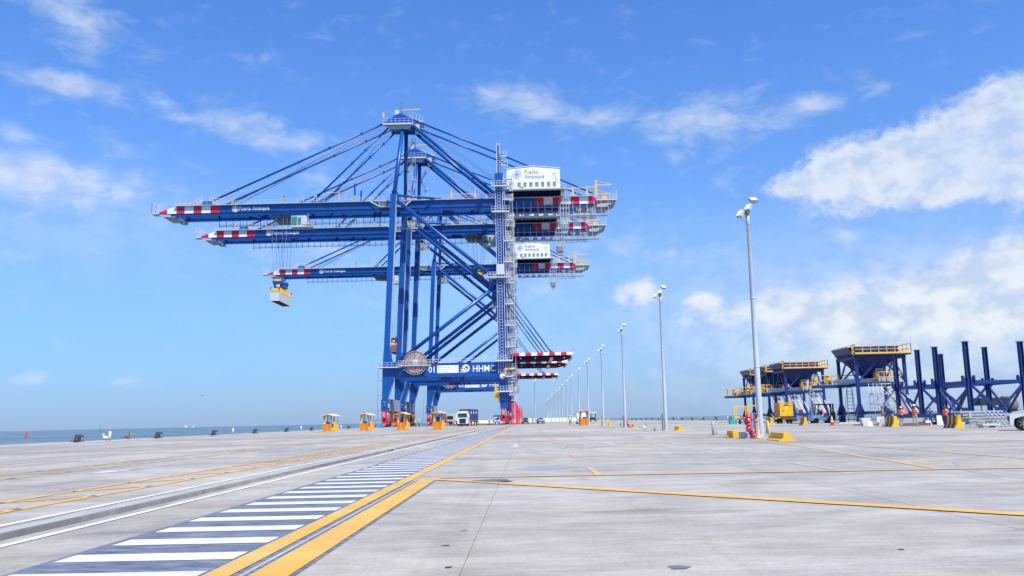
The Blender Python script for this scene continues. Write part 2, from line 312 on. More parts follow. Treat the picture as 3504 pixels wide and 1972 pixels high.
P_WHITE = paint_mat('road_white', (0.62, 0.62, 0.60), 0.62, lo=0.46)
P_WHITEF = paint_mat('faded_white', (0.54, 0.54, 0.53), 0.9, lo=0.40)
P_YEL = paint_mat('road_yellow', (0.66, 0.355, 0.05), 0.55, sc=4, lo=0.47)
P_YELF = paint_mat('faded_yellow', (0.58, 0.345, 0.085), 0.8, lo=0.40)
P_YELW = paint_mat('thin_faded_yellow', (0.52, 0.36, 0.16), 0.85, lo=0.36)
P_LIGHT = paint_mat('light_concrete_strip', (0.36, 0.355, 0.345), 0.5, lo=0.45)
WET = bpy.data.materials.new('wet_patch'); WET.use_nodes = True
WET.node_tree.nodes['Principled BSDF'].inputs['Base Color'].default_value = (0.10, 0.11, 0.13, 1); WET.node_tree.nodes['Principled BSDF'].inputs['Roughness'].default_value = 0.12
PATCHB = paint_mat('blue_repair_paint', (0.20, 0.28, 0.42), 0.6, lo=0.42)

XE, XR = -40.0, 49.0          # quay edges
prof = [(XE, -2.2), (XE, 0.0)]
def groove(x0, x1, d): prof.extend([(x0, 0), (x0, -d), (x1, -d), (x1, 0)])
groove(-36.2, -35.85, 0.10); groove(-5.72, -5.36, 0.20); groove(-0.512, -0.498, 0.015); groove(4.55, 4.562, 0.012); groove(19.0, 19.015, 0.012)
prof += [(XR, 0), (XR, -2.2)]
mb = MB(); Y0, Y1 = -80.0, 620.0
vs = [(x, y, z) for y in (Y0, Y1) for x, z in prof]; k = len(prof)
mb.add(vs, [(i, i + 1, i + 1 + k, i + k) for i in range(k - 1)] + [list(range(k, 2 * k))])
tag(mb.build('quay_deck', CONC), 'wide pale grey concrete quay deck', kind='structure')
# narrow dark steel rails in their channels
for x, nm in ((-36.02, 'sea side crane rail sunk in the quay'), (-5.51, 'land side crane rail in its dark channel beside the striped walkway')):
    m_ = MB(); m_.prism([(x - 0.03, -0.185), (x + 0.03, -0.185), (x + 0.025, -0.09), (x - 0.025, -0.09)], -20, 600)
    m_.box(x - (0.17 if x > -20 else 0.13), x + 0.12, -20, 600, -0.196 if x > -20 else -0.097, -0.187 if x > -20 else -0.0955)
    tag(m_.build('crane_rail', mat('rail_steel', (0.10, 0.085, 0.095), 0.5, 0.3, 0.3) if 'rail_steel' not in MATS else MATS['rail_steel']), nm, kind='structure')
m_ = MB(); R_ = 60000.0; nseg = 64
for r0, r1 in ((0, 300), (300, 3000), (3000, R_)):
    vs = []; fs = []
    for i in range(nseg):
        a = 2 * math.pi * i / nseg
        vs += [(r0 * math.cos(a), r0 * math.sin(a), -2.6), (r1 * math.cos(a), r1 * math.sin(a), -2.6)]
    fs = [(2 * i, 2 * i + 1, (2 * i + 3) % (2 * nseg), (2 * i + 2) % (2 * nseg)) for i in range(nseg)]
    m_.add(vs, fs)
def sea_material():
    m = bpy.data.materials.new('sea_water'); m.use_nodes = True; t = m.node_tree; n = t.nodes; lk = t.links; b = n['Principled BSDF']
    g = n.new('ShaderNodeNewGeometry')
    def nz(scale, st, det, ro):
        mp = n.new('ShaderNodeMapping'); mp.inputs['Scale'].default_value = st; lk.new(g.outputs['Position'], mp.inputs[0])
        x = n.new('ShaderNodeTexNoise'); x.inputs['Scale'].default_value = scale; x.inputs['Detail'].default_value = det; x.inputs['Roughness'].default_value = ro; lk.new(mp.outputs[0], x.inputs['Vector']); return x.outputs['Fac']
    cr = n.new('ShaderNodeValToRGB'); lk.new(nz(0.0065, (0.12, 1, 1), 6, 0.6), cr.inputs[0])
    e = cr.color_ramp.elements; e[0].position = 0.36; e[0].color = (0.060, 0.118, 0.170, 1); e[1].position = 0.62; e[1].color = (0.150, 0.190, 0.175, 1)
    wc = n.new('ShaderNodeMapRange'); wc.inputs[1].default_value = 0.70; wc.inputs[2].default_value = 0.76; lk.new(nz(0.09, (0.35, 1.2, 1), 4, 0.6), wc.inputs[0])
    mw = n.new('ShaderNodeMix'); mw.data_type = 'RGBA'; lk.new(wc.outputs[0], mw.inputs[0]); lk.new(cr.outputs[0], mw.inputs[6]); mw.inputs[7].default_value = (0.6, 0.65, 0.66, 1)
    lk.new(mw.outputs[2], b.inputs['Base Color']); b.inputs['Roughness'].default_value = 0.36; b.inputs['Specular IOR Level'].default_value = 0.22
    bp = n.new('ShaderNodeBump'); bp.inputs['Strength'].default_value = 1.0; bp.inputs['Distance'].default_value = 0.5
    lk.new(nz(0.45, (0.5, 1, 1), 8, 0.65), bp.inputs['Height']); lk.new(bp.outputs[0], b.inputs['Normal'])
    return m
tag(m_.build('sea', sea_material()), 'blue green sea reaching the horizon', kind='structure')

# painted markings: every strip is a sheet 4 mm above the deck, split lengthways so that it follows the surface
def strip(name, pts_pairs, m, z, label):
    """pts_pairs: list of quads given as 4 (x, y) corners"""
    q = MB()
    for quad in pts_pairs: q.add([(x, y, z) for x, y in quad], [(0, 1, 2, 3)])
    return tag(q.build(name, m), label, kind='structure')
def rect(x0, x1, y0, y1): return [(x0, y0), (x1, y0), (x1, y1), (x0, y1)]
def line(p, q, w):
    p = Vector(p); q = Vector(q); d = (q - p).normalized(); n_ = Vector((-d.y, d.x)) * (w / 2)
    return [tuple(p - n_), tuple(q - n_), tuple(q + n_), tuple(p + n_)]
strip('walkway_paint', [rect(-4.06, -2.46, -4, 210)], P_NAVY, 0.004, 'worn dark blue painted walkway band')
strip('walkway_bars', [rect(-3.97 + 0.02 * math.sin(i * 1.7), -2.47, 0.55 + i, 0.97 + i) for i in range(-3, 205)], P_WHITE, 0.008, 'white bars across the blue walkway')
strip('yellow_line', [rect(-2.43, -2.22, -4, 230)], P_YEL, 0.008, 'long yellow line along the walkway')
strip('line_edge', [rect(-2.215, -2.08, -4, 17.2), rect(-1.765, -1.725, -4, 16.9)], P_NAVY, 0.004, 'dark edging beside the yellow bands')
strip('yellow_band', [rect(-2.075, -1.77, -4, 17.4)], P_YEL, 0.008, 'wide yellow band that ends at the junction')
strip('groove_strip', [rect(-2.155, -2.115, -4, 17.2)], P_LIGHT, 0.008, 'pale joint strip between the yellow bands')
strip('yellow_cross_line', [line((-1.95, 17.52), (5.2, 9.62), 0.27), line((5.2, 9.62), (14.5, -0.7), 0.27)], P_YEL, 0.012, 'diagonal yellow line crossing the apron')
strip('yellow_cross_line', [line((-1.75, 17.75), (7.3, 17.3), 0.30), line((7.3, 17.3), (22, 16.4), 0.30)], P_YELF, 0.012, 'yellow line running right from the junction')
strip('yellow_lane_line', [line((7.9, 17.2), (10.3, 39.3), 0.19), line((10.3, 39.3), (9.2, 90), 0.16), line((9.2, 90), (8.8, 200), 0.2)], P_YELF, 0.008, 'faded yellow lane line past the masts')
strip('yellow_far_line', [line((11.3, 17.0), (11.0, 38.5), 0.16)], P_YELW, 0.008, 'thin faded yellow line on the right')
strip('yellow_dashes', [rect(1.33, 1.47, 17.6 + 8 * i, 20.3 + 8 * i) for i in range(14)], P_YELF, 0.008, 'yellow centre dashes')
strip('white_rail_lines', [rect(-5.14, -5.02, -4, 300), rect(-6.24, -6.11, -4, 300)], P_WHITE, 0.008, 'white lines beside the crane rail')
strip('rail_edge_strip', [rect(-5.98, -5.74, -4, 300)], P_LIGHT, 0.004, 'pale concrete strip beside the rail channel')
strip('yellow_hatching', [rect(-7.26, -7.10, -4, 240), rect(-8.24, -8.10, -4, 240)] + [line((-8.14, 11.6 + 2.2 * i), (-7.18, 12.7 + 2.2 * i), 0.17) for i in range(-4, 60)]
      , P_YEL, 0.008, 'yellow hatched lane by the rail')
strip('yellow_hatching', [rect(-12.1, -11.94, 0, 240), rect(-13.38, -13.24, 0, 240)] + [line((-13.3, 19.0 + 2.6 * i), (-12.0, 20.9 + 2.6 * i), 0.16) for i in range(-5, 45)]
      , P_YELF, 0.008, 'second yellow hatched lane')
strip('faded_lane_lines', [rect(-17.4, -17.2, 10, 260), rect(-18.9, -18.7, 10, 260), rect(-23.9, -23.7, 10, 260), rect(-29.2, -28.95, 10, 260), rect(-34, -33.8, 10, 260)], P_YELW, 0.008, 'faded yellow lane lines toward the sea')
strip('white_lane_marks', [line((-16.2, 27 + 44 * i), (-16.1, 33 + 44 * i), 0.14) for i in range(4)] + [line((6.05, 17.9), (6.0, 21.4), 0.09), line((6.1, 26.5), (6.1, 30.5), 0.11), line((6.1, 35), (6.1, 39.5), 0.12), line((6.1, 43.5), (6.1, 48), 0.13)]
      + [line((18.2, 38), (19.5, 56), 0.12), line((21, 31), (21.5, 36), 0.12), line((13.5, 30.5), (26.0, 27.0), 0.07), line((12.8, 43), (29, 32), 0.1)], P_WHITEF, 0.008, 'white lane dashes')
def arrow(x, y, s_, w=1.0):
    return [[(x - 0.09 * w, y), (x + 0.09 * w, y), (x + 0.09 * w, y + 3.2 * s_), (x - 0.09 * w, y + 3.2 * s_)], [(x - 0.45 * w, y + (0 if s_ > 0 else -3.2) + (3.2 if s_ > 0 else 0)), (x + 0.45 * w, y + (3.2 if s_ > 0 else -3.2)), (x, y + (5.0 if s_ > 0 else -5.0))]]
q = MB()
for ax, ay, sg in ((-0.5, 41.0, -1), (3.6, 36.5, 1), (-11.0, 44.0, 1), (-10.8, 27, -1), (-21.0, 58, 1), (-0.5, 88, -1), (3.6, 86, 1)):
    a_, b_ = arrow(ax, ay, sg)
    q.add([(x, y, 0.008) for x, y in a_], [(0, 1, 2, 3)]); q.add([(x, y, 0.008) for x, y in b_], [(0, 1, 2)])
tag(q.build('lane_arrows', P_WHITEF), 'white direction arrows on the lanes', kind='structure')
def puddle(name, x, y, rx, ry, m, lab, seed, z=0.004, n=26):
    random.seed(seed); q = MB(); ph = [random.uniform(0, 6.28) for _ in range(4)]
    pts = []
    for i in range(n):
        a = 2 * math.pi * i / n; r = 1 + 0.18 * math.sin(2 * a + ph[0]) + 0.14 * math.sin(3 * a + ph[1]) + 0.10 * math.sin(5 * a + ph[2]) + 0.07 * math.sin(9 * a + ph[3])
        pts.append((x + rx * r * math.cos(a), y + ry * r * math.sin(a), z))
    q.add(pts, [list(range(n))]); tag(q.build(name, m), lab, kind='structure')
puddle('damp_patch', 0.4, 20.7, 0.52, 0.55, PATCHB, 'blue grey repair patch right of the joint', 3)
puddle('damp_patch', -0.62, 16.55, 0.36, 0.32, WET, 'small wet dark patch on the yellow crossing line', 5, 0.016)
puddle('damp_patch', -10.4, 37.5, 0.7, 1.3, PATCHB, 'blue patch on the left lane', 8)
for i, (px, py, rx, ry) in enumerate(((-0.75, 8.15, .045, .02), (-0.66, 9.2, .04, .016), (-1.6, 9.5, .013, .012), (-0.62, 6.95, .03, .03), (3.0, 7.4, .03, .02), (3.6, 11.4, .05, .02), (1.1, 6.75, .09, .07), (1.7, 9.3, .012, .01))):
    puddle('oil_spot', px, py, rx, ry, DARK if i != 6 else GREYD, 'small dark spot on the concrete', 20 + i, 0.0045, 14)
P_TYRE = paint_mat('tyre_mark', (0.20, 0.20, 0.205), 0.97, wearcol=(0.325, 0.315, 0.30), sc=1.4, st=(1, 1, 1), lo=0.30)
random.seed(11)
def arc(name, cx, cy, r, a0, a1, w, lab, m=P_TYRE, z=0.0022, n=30):
    q_ = MB(); vs = []
    for i in range(n + 1):
        a = rad(a0 + (a1 - a0) * i / n)
        for rr in (r, r + w * (0.7 + 0.3 * math.sin(i * 0.9))): vs.append((cx + rr * math.cos(a), cy + rr * math.sin(a), z))
    q_.add(vs, [(2 * i, 2 * i + 1, 2 * i + 3, 2 * i + 2) for i in range(n)]); tag(q_.build(name, m), lab, kind='structure')
for i, (cx, cy, r, a0, a1) in enumerate(((9, 32, 7.0, 150, 275), (9, 32, 8.9, 160, 280), (14, 24, 9, 190, 290), (2, 60, 30, -70, -20), (2, 60, 32, -70, -25), (-14, 40, 5.5, -60, 60), (20, 14, 12, 100, 190), (-22, 30, 18, -20, 40))):
    arc('tyre_mark', cx, cy, r, a0, a1, 0.24, 'faint curved tyre mark on the concrete', z=0.0022 + 0.0001 * i)
# pale kerbs along both quay edges and the end wall
q = MB()
n_seg = 58
for i in range(n_seg): q.box(XE + 0.02, XE + 0.34, -60 + 11.6 * i + 0.03, -60 + 11.6 * (i + 1) - 0.03, 0.0, 0.05)
tag(q.build('quay_kerb', CONC2), 'pale kerb along the sea edge', kind='structure')
q = MB()
for i in range(n_seg): q.box(XR - 0.34, XR - 0.02, -60 + 11.6 * i + 0.03, -60 + 11.6 * (i + 1) - 0.03, 0.0, 0.22)
tag(q.build('quay_kerb', CONC2), 'pale kerb along the right quay edge', kind='structure')
wl = thing('parapet_wall', 'long low white parapet wall with yellow squares far behind the trucks', 'wall', (0, 440, 0))
for i in range(9):
    MB().box(-38 + 8.0 * i, -38 + 8.0 * i + 7.94, 440, 440.5, 0, 1.45).build('wall_panel', WHITE, wl, (0, 440, 0))
for x in (-28, -24.4, -12.2, 7.0):
    MB().box(x, x + 1.2, 439.9, 439.997, 0.25, 1.3).build('yellow_square', YEL, wl, (0, 440, 0))
wl = thing('parapet_wall', 'white concrete wall at the far end of the quay beyond the pickups', 'wall', (0, 470, 0))
for i in range(5): MB().box(-4 + 7.0 * i, -4 + 7.0 * i + 6.94, 470, 470.5, 0, 1.9).build('wall_panel', WHITE, wl, (0, 470, 0))
# ------------------------------------------------------------------ ship to shore cranes
XS, XL = -36.0, -5.5
A0 = (XS, 0, 0)
def emblem(name, cx, cz, r, y, m, parent, org, thin=0.06, fat=0.13):
    q = MB()
    def ring(r0, r1, n=28):
        vs = []; fs = []
        for i in range(n):
            a = 2 * math.pi * i / n
            for rr in (r0, r1): vs += [(cx + rr * math.cos(a), y, cz + rr * math.sin(a)), (cx + rr * math.cos(a), y + 0.02, cz + rr * math.sin(a))]
        for i in range(n):
            j = (i + 1) % n
            fs += [(4 * i, 4 * i + 2, 4 * j + 2, 4 * j), (4 * i + 2, 4 * i + 3, 4 * j + 3, 4 * j + 2), (4 * i, 4 * j, 4 * j + 1, 4 * i + 1)]
        q.add(vs, fs)
    ring(r - thin, r); ring(r * 0.62 - thin * 0.8, r * 0.62)
    for k_ in range(8):
        a = math.pi * k_ / 4; L_ = r * (1.04 if k_ % 2 == 0 else 0.8); w = r * fat; d = Vector((math.cos(a), math.sin(a))); n_ = Vector((-d.y, d.x)) * w
        p = [(0, 0), tuple(d * L_ * 0.35 + n_), tuple(d * L_), tuple(d * L_ * 0.35 - n_)]
        q.prism([(cx + u, cz + v) for u, v in p], y - 0.004 - 0.001 * k_, y + 0.01, 'y')
    return q.build(name, m, parent, org)
SJ = [None]; SM = [None]; SB = [None]
def build_crane():
    t = thing('quay_crane', 'x', 'crane', (XS, 232, 0), 0, 'blue container cranes in a row along the quay')
    B = lambda mb_, n_, m_, p_=t: mb_.build(n_, m_, p_, A0)
    # legs
    sea_prof = [(-37.9, 4.2), (-36.1, 4.2), (-36.1, 7.2), (-34.45, 12.9), (-34.4, 16.3), (-35.2, 17.6), (-35.6, 21.0), (-33.85, 62.5), (-35.4, 62.5), (-37.15, 21.0), (-37.5, 16.3), (-37.65, 7.2), (-37.9, 7.2)]
    land_prof = [(-6.7, 4.1), (-6.2, 3.6), (-5.2, 3.6), (-4.8, 4.1), (-4.8, 9.0), (-4.95, 12.5), (-4.1, 16.3), (-4.95, 19.6), (-4.95, 64.2), (-6.95, 64.2), (-6.95, 19.6), (-7.5, 16.3), (-7.0, 12.5), (-6.9, 9.0)]
    for y0 in (0.0, 22.1):
        B(MB().prism(sea_prof, y0, y0 + 1.9), 'leg', BLUE)
        B(MB().prism(land_prof, y0, y0 + 1.9), 'leg', BLUE)
        q = MB().box(-34.42, -7.2, y0 + 0.15, y0 + 1.75, 12.9, 16.3).box(-34.3, -7.4, y0 + 0.05, y0 + 1.85, 12.82, 12.92).box(-34.3, -7.4, y0 + 0.05, y0 + 1.85, 16.28, 16.36)
        B(q, 'portal_beam', BLUE)
        B(MB().tube((-33.7, y0 + .95, 60.8), (-7.0, y0 + .95, 38.2), .52, 14), 'diagonal_brace', BLUE)
        B(MB().tube((-34.6, y0 + .95, 16.2), (-6.9, y0 + .95, 36.9), .50, 14), 'diagonal_brace', BLUE)
        B(MB().prism([(-9.2, 38.8), (-6.9, 39.8), (-6.9, 34.8), (-9.2, 35.6)], y0 + .75, y0 + 1.15), 'gusset_plate', BLUE)
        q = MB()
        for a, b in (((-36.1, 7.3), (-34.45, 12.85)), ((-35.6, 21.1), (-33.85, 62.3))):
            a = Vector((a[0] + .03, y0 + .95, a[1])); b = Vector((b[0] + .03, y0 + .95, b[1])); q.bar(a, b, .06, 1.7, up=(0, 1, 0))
        B(q, 'side_glare', PALES)  # pale strips paint the sun's glare onto the legs' right faces
        # truss of the lower sea leg: welded seam bands
        for z in (24, 29, 34, 39, 44, 49, 54):
            xc = -37.15 + (z - 21) * (1.75 / 41.5)
            if SB[0] is None: SB[0] = MB().box(-.02, 1.57, -.02, 1.92, 0, .12).build('seam_band', BLUE, t, loc=(xc - XS, y0, z))
            else: c_ = SB[0].copy(); C.objects.link(c_); c_.location = (xc - XS, y0, z)
    for y0, ys in ((0.95, 1), (23.05, -1)):
        B(MB().tube((-33.9, y0, 62.3), (-22.5, 8.6 if ys > 0 else 15.6, 62.9), .33, 12), 'strut', BLUE)
        B(MB().tube((-34.5, y0, 62.4), (-33.1, 9.0 if ys > 0 else 15.4, 85.2), .56, 14), 'mast_post', BLUE)
    for x0, x1 in ((-37.6, -36.3), (-6.4, -5.1)):
        B(MB().box(x0, x1, 1.9, 22.1, 4.9, 7.0), 'sill_beam', BLUE)
        B(MB().box(x0 + .1, x1 - .1, 1.9, 22.1, 13.3, 15.6), 'cross_beam', BLUE)
    B(MB().box(-35.3, -34.0, 1.9, 22.1, 62.55, 64.0), 'cross_beam', BLUE)
    B(MB().box(-6.6, -5.3, 1.9, 22.1, 62.6, 64.0), 'cross_beam', BLUE)
    p0 = None                                     # corrugated cladding along the sea side sill
    for i in range(14):
        if p0 is None:
            q = MB(); w = 20.2 / 14 - .03
            for j in range(4): q.prism([(0, 4.15), (0, 7.35)], 0, 0) if False else q.box(-36.1 + (0.0 if j % 2 else .07), -36.02 + (0 if j % 2 else .07), 1.9 + j * w / 4, 1.9 + (j + 1) * w / 4, 4.15, 7.35)
            p0 = B(q, 'cladding_panel', CLAD)
        else:
            c = p0.copy(); C.objects.link(c); c.location = (0, i * 20.2 / 14, 0)
    # bogies
    def bogie(x, yc):
        q = MB()
        q.prism([(yc - 3.6, 2.55), (yc + 3.6, 2.55), (yc + 3.4, 3.2), (yc + .8, 4.05), (yc - .8, 4.05), (yc - 3.4, 3.2)], x - .42, x + .42, 'x')
        for s_ in (-1, 1): q.prism([(yc + s_ * 2.6 - 1.5, 1.55), (yc + s_ * 2.6 + 1.5, 1.55), (yc + s_ * 2.6 + 1.2, 2.1), (yc + s_ * 2.6 + .3, 2.55), (yc + s_ * 2.6 - .3, 2.55), (yc + s_ * 2.6 - 1.2, 2.1)], x - .5, x + .5, 'x')
        for k_ in range(4):
            y = yc - 3.75 + k_ * 2.5; q.box(x - .34, x + .34, y - 1.05, y + 1.05, .72, 1.6); q.box(x - .62, x - .36, y - .3, y + .3, .9, 1.9)
        q.box(x - .42, x + .42, yc - 5.6, yc - 5.05, .3, 1.1).box(x - .42, x + .42, yc + 5.05, yc + 5.6, .3, 1.1)
        for dy in (-4.4, -2.2, 0, 2.2, 4.4): q.prism([(yc + dy - .5, 2.2), (yc + dy + .5, 2.2), (yc + dy + .3, 4.15), (yc + dy - .3, 4.15)], x - .62, x + .62, 'x')
        b = B(q, 'bogie', RED)
        w = MB()
        for k_ in range(8):
            y = yc - 4.35 + k_ * 1.243
            w.lathe([(.30, -.14), (.41, -.14), (.41, -.08), (.35, -.08), (.35, .12), (.41, .12), (.41, .16), (.2, .16)], (x, y, .40), 12, 'x')
        b2 = w.build('wheel_set', DARK, b, A0)
        h = MB()
        for k_ in range(7):
            y = yc - 3.3 + k_ * 1.1; h.tube((x + .63, y, 3.9), (x + .68, y + .3, 1.4), .05, 6)
        h.box(x - .28, x + .28, yc - 5.1, yc - 4.95, 2.6, 3.8)
        tag(h.build('hose_bundle', GREYM, b, A0), kind='stuff')
        q2 = MB()
        for j in range(5): q2.box(x - .505, x + .505, yc - 5.64, yc - 5.0, .32 + .001 * j + .15 * j, .38 + .15 * j) if j % 2 else q2
        q2.build('white_stripe', WHITE, b, A0)
    for x in (XS - .9, XL - .4):
        for yc in (3.0, 21.5): bogie(x, yc)
        B(MB().prism([(11.0, 4.2), (13.6, 4.2), (12.9, .9), (11.8, .9)], x - .4, x + .45, 'x'), 'rail_clamp', YEL)
        q = MB().box(x - .35, x + .35, 7.0, 17.0, 4.2, 4.9); B(q, 'tie_beam', BLUE)
    # arm with feeler at the sea side front corner
    q = MB().bar((-37.6, -.4, 1.9), (-39.4, -.4, 1.9), .12).bar((-39.4, -.4, 1.9), (-39.4, -.4, .9), .1).bar((-37.4, -.4, .4), (-37.2, -.4, 2.6), .16); B(q, 'feeler_arm', BLUE)
    q = MB().tube((-38.95, .4, 1.6), (-38.7, .4, 16.0), .04, 5)
    for z in (4.2, 8.2, 12.1): q.bar((-39.0, .4, z), (-37.4, .4, z + .05), .08)
    B(q, 'conduit', GREYD)
    # leg foot lamps and boxes
    q = MB()
    for x, z in ((-37.1, 5.6), (-36.9, 6.2), (-37.3, 6.4)): q.box(x, x + .28, -.3, 0, z, z + .24)
    q.box(-6.1, -5.8, -.3, 0, 6.4, 6.6).box(-5.5, -5.3, -.3, 0, 6.3, 6.6).box(-7.2, -6.8, -.1, .7, 5.0, 6.0).box(-36.1, -35.7, -.2, .4, 5.0, 6.1)
    B(q, 'floodlight', GREYP)
    # portal walkway, cable reel
    q = MB().box(-38.6, -32.4, -1.3, -.05, 15.35, 15.62).rail([(-38.6, -1.25, 15.6), (-32.4, -1.25, 15.6)], 1.15, 1.2, .07).rail([(-38.6, -1.25, 15.6), (-38.6, 3.2, 15.6)], 1.15, 1.2, .07)
    q.box(-38.6, -37.75, -.05, 3.3, 15.35, 15.62)
    q.box(-33.0, -24.6, -2.7, -1.4, 15.62, 15.86).rail([(-33.0, -2.65, 15.86), (-24.6, -2.65, 15.86)], 1.25, .9, .07, mid=2)
    q.bar((-32.2, -1.6, 14.5), (-29.4, -1.6, 15.7), .16).bar((-25.4, -1.6, 14.5), (-27.6, -1.6, 15.7), .16)
    B(q, 'walkway', RAILW)
    q = MB().rail([(-24.4, .25, 16.36), (-8.0, .25, 16.36)], 1.1, 1.5, .06).rail([(-33.5, 1.6, 16.36), (-8.0, 1.6, 16.36)], 1.1, 1.5, .06)
    q.box(-18.5, -17.9, .5, 1.1, 16.4, 17.3).bar((-10.9, .3, 16.4), (-10.9, .3, 18.2), .07).bar((-10.2, .3, 16.4), (-10.2, .3, 18.2), .07).box(-10.9, -10.2, .2, .5, 17.7, 18.2)
    B(q, 'handrail', RAILW)
    rx, rz_ = -28.65, 16.45
    reel = B(MB().lathe([(.4, -2.1), (2.62, -2.1), (2.62, -1.0), (.4, -1.0)], (rx, 0, rz_), 32, 'y', smooth=False), 'cable_reel', PINKR)
    q = MB()
    for i in range(32):
        a = 2 * math.pi * i / 32; a2 = 2 * math.pi * (i + 1) / 32; c1, s1 = math.cos(a), math.sin(a)
        q.bar((rx + .45 * c1, -2.35, rz_ + .45 * s1), (rx + 3.12 * c1, -2.15, rz_ + 3.12 * s1), .045, .09)
        q.bar((rx + 3.1 * c1, -2.15, rz_ + 3.1 * s1), (rx + 3.1 * math.cos(a2), -2.15, rz_ + 3.1 * math.sin(a2)), .07)
    q.lathe([(.2, -2.45), (.8, -2.45), (.8, -2.2), (.2, -2.2)], (rx, 0, rz_), 16, 'y'); q.build('reel_spokes', RAILW, reel, A0)
    MB().lathe([(2.62, -.95), (3.15, -.95), (3.15, -.8), (2.62, -.8)], (rx, 0, rz_), 32, 'y', smooth=False).build('reel_back', DARK, reel, A0)
    q = MB()
    for i in range(16):
        a = 2 * math.pi * i / 16 + .1; c1, s1 = math.cos(a), math.sin(a)
        q.bar((rx + .8 * c1, -2.13, rz_ + .8 * s1), (rx + 2.6 * c1, -2.13, rz_ + 2.6 * s1), .10, .04)
    q.build('cable_winding', BROWN, reel, A0)
    q = MB()
    for rr in (1.3, 1.75, 2.2):
        for i in range(28):
            a = 2 * math.pi * i / 28; a2 = 2 * math.pi * (i + 1) / 28
            q.bar((rx + rr * math.cos(a), -2.115, rz_ + rr * math.sin(a)), (rx + rr * math.cos(a2), -2.115, rz_ + rr * math.sin(a2)), .05, .03)
    q.build('cable_layer', BRCON, reel, A0)
    # sign plate, maker's swoosh and letters on the portal beam
    sp_ = B(MB().box(-23.15, -17.5, .06, .12, 13.75, 15.75), 'load_sign', WHITE)
    for i, (tx, ty) in enumerate((('SWL Under Spreader (Single)', '65T'), ("SWL Under Spreader (Twin 20')", '65T'), ('SWL Under Cargo Beam', '75T'))):
        text('sign_lettering', tx, .34, TEXTG, sp_, (-22.95 - XS, .05, 15.15 - i * .58), .004, .0, xs=.82)
        text('sign_lettering', ty, .34, TEXTG, sp_, (-18.4 - XS, .05, 15.15 - i * .58), .004, .0, xs=.82)
    q = MB()   # wave shaped mark: a curl over a tail
    def band(c, r0, r1, a0, a1, n=14, y=.07):
        vs = []
        for i in range(n + 1):
            f = i / n; a = rad(a0 + (a1 - a0) * f); ra = r0[0] + (r0[1] - r0[0]) * f; rb = r1[0] + (r1[1] - r1[0]) * f
            vs += [(c[0] + ra * math.cos(a), y, c[1] + ra * math.sin(a)), (c[0] + rb * math.cos(a), y, c[1] + rb * math.sin(a))]
        q.add(vs, [(2 * i, 2 * i + 1, 2 * i + 3, 2 * i + 2) for i in range(n)])
    band((-15.55, 14.85), (.62, .55), (1.05, .95), 150, -85); band((-15.6, 14.45), (.0, .35), (.35, .52), 200, -60, y=.065)
    band((-15.9, 14.75), (.2, .28), (.55, .45), 60, 230, y=.06)
    q.prism([(-17.15, 14.55), (-16.3, 14.75), (-15.6, 14.15), (-16.2, 14.12)], .05, .1).prism([(-16.9, 14.95), (-16.2, 15.25), (-16.3, 14.95)], .05, .1).prism([(-16.3, 13.98), (-14.9, 13.98), (-15.2, 14.2), (-16.0, 14.2)], .05, .1)
    for i in range(4): q.box(-17.1 + i * .42, -16.8 + i * .42, .06, .12, 13.78, 14.08 - .03 * i)
    B(q, 'maker_emblem', WHITE)
    text('maker_lettering', 'HHMC', 2.38, WHITE, t, (-13.85 - XS, .08, 13.95), .02, .03, xs=.85, space=1.03)
    # girders
    def girder(y0, y1, near):
        cuts = [-101.7, -99.4, -96.8, -94.5, -92.0, -89.7, -87.2, -84.7]
        zt = lambda x: min(62.5, 61.0 + (x + 101.7) * .30) if x > -101.65 else 60.9
        q = MB(); 
        for i in range(7):
            a, b = cuts[i], cuts[i + 1]; q.prism([(a, 60.4 if a > -101 else 60.6), (b, 60.4), (b, zt(b)), (a, zt(a))], y0, y1, 'y', 1 if i % 2 == 0 else 2)
            if not near: q.m[-6] = 0
        q.box(-84.7, -36.2, y0, y1, 60.4, 62.5, 0)
        q.box(-98.5, -36.2, y0 + .25, y1 - .1, 59.75, 60.4, 0)
        g_ = B(q, 'boom_girder', [BLUE, RED, WHITE])
        q = MB().box(-36.0, 3.85, y0, y1, 60.4, 62.5, 0).box(-36.0, 20.5, y0 + .25, y1 - .1, 59.75, 60.4, 0)
        c2 = [3.85, 6.25, 8.8, 11.2, 13.8, 16.2, 18.7]
        for i in range(6): 
            q.prism([(c2[i], 60.4), (c2[i + 1], 60.4), (c2[i + 1], 62.5), (c2[i], 62.5)], y0, y1, 'y', 1 if i % 2 == 0 else 2)
            if not near: q.m[-6] = 0
        q.prism([(18.7, 60.4), (21.3, 60.4), (21.3, 61.2), (19.9, 62.5), (18.7, 62.5)], y0, y1, 'y', 1)
        if not near: q.m[-7] = 0
        B(q, 'rear_girder', [BLUE, RED, WHITE])
        for xs_ in ([-82 + 5.2 * i for i in range(9)] + [-33 + 5.2 * i for i in range(7)]):
            if SM[0] is None: SM[0] = MB().box(-.05, .05, -.012, 1.312, -1.06, 1.06).build('seam_rib', BLUE, t, loc=(xs_ - XS, y0, 61.45))
            else: c_ = SM[0].copy(); C.objects.link(c_); c_.location = (xs_ - XS, y0, 61.45)
        yy = y0 - .75 if near else y1 + .75
        q = MB().box(-97, -37, min(yy, y0 if near else y1), max(yy, y0 if near else y1), 62.42, 62.56)
        q.box(-34, 20, min(yy, y0 if near else y1), max(yy, y0 if near else y1), 62.42, 62.56)
        q.rail([(-97, yy, 62.5), (-37, yy, 62.5)], 1.1, 1.5, .055).rail([(-34, yy, 62.5), (-5, yy, 62.5)], 1.1, 1.5, .055).rail([(8, yy, 62.5), (19.8, yy, 62.5)], 1.1, 1.5, .055)
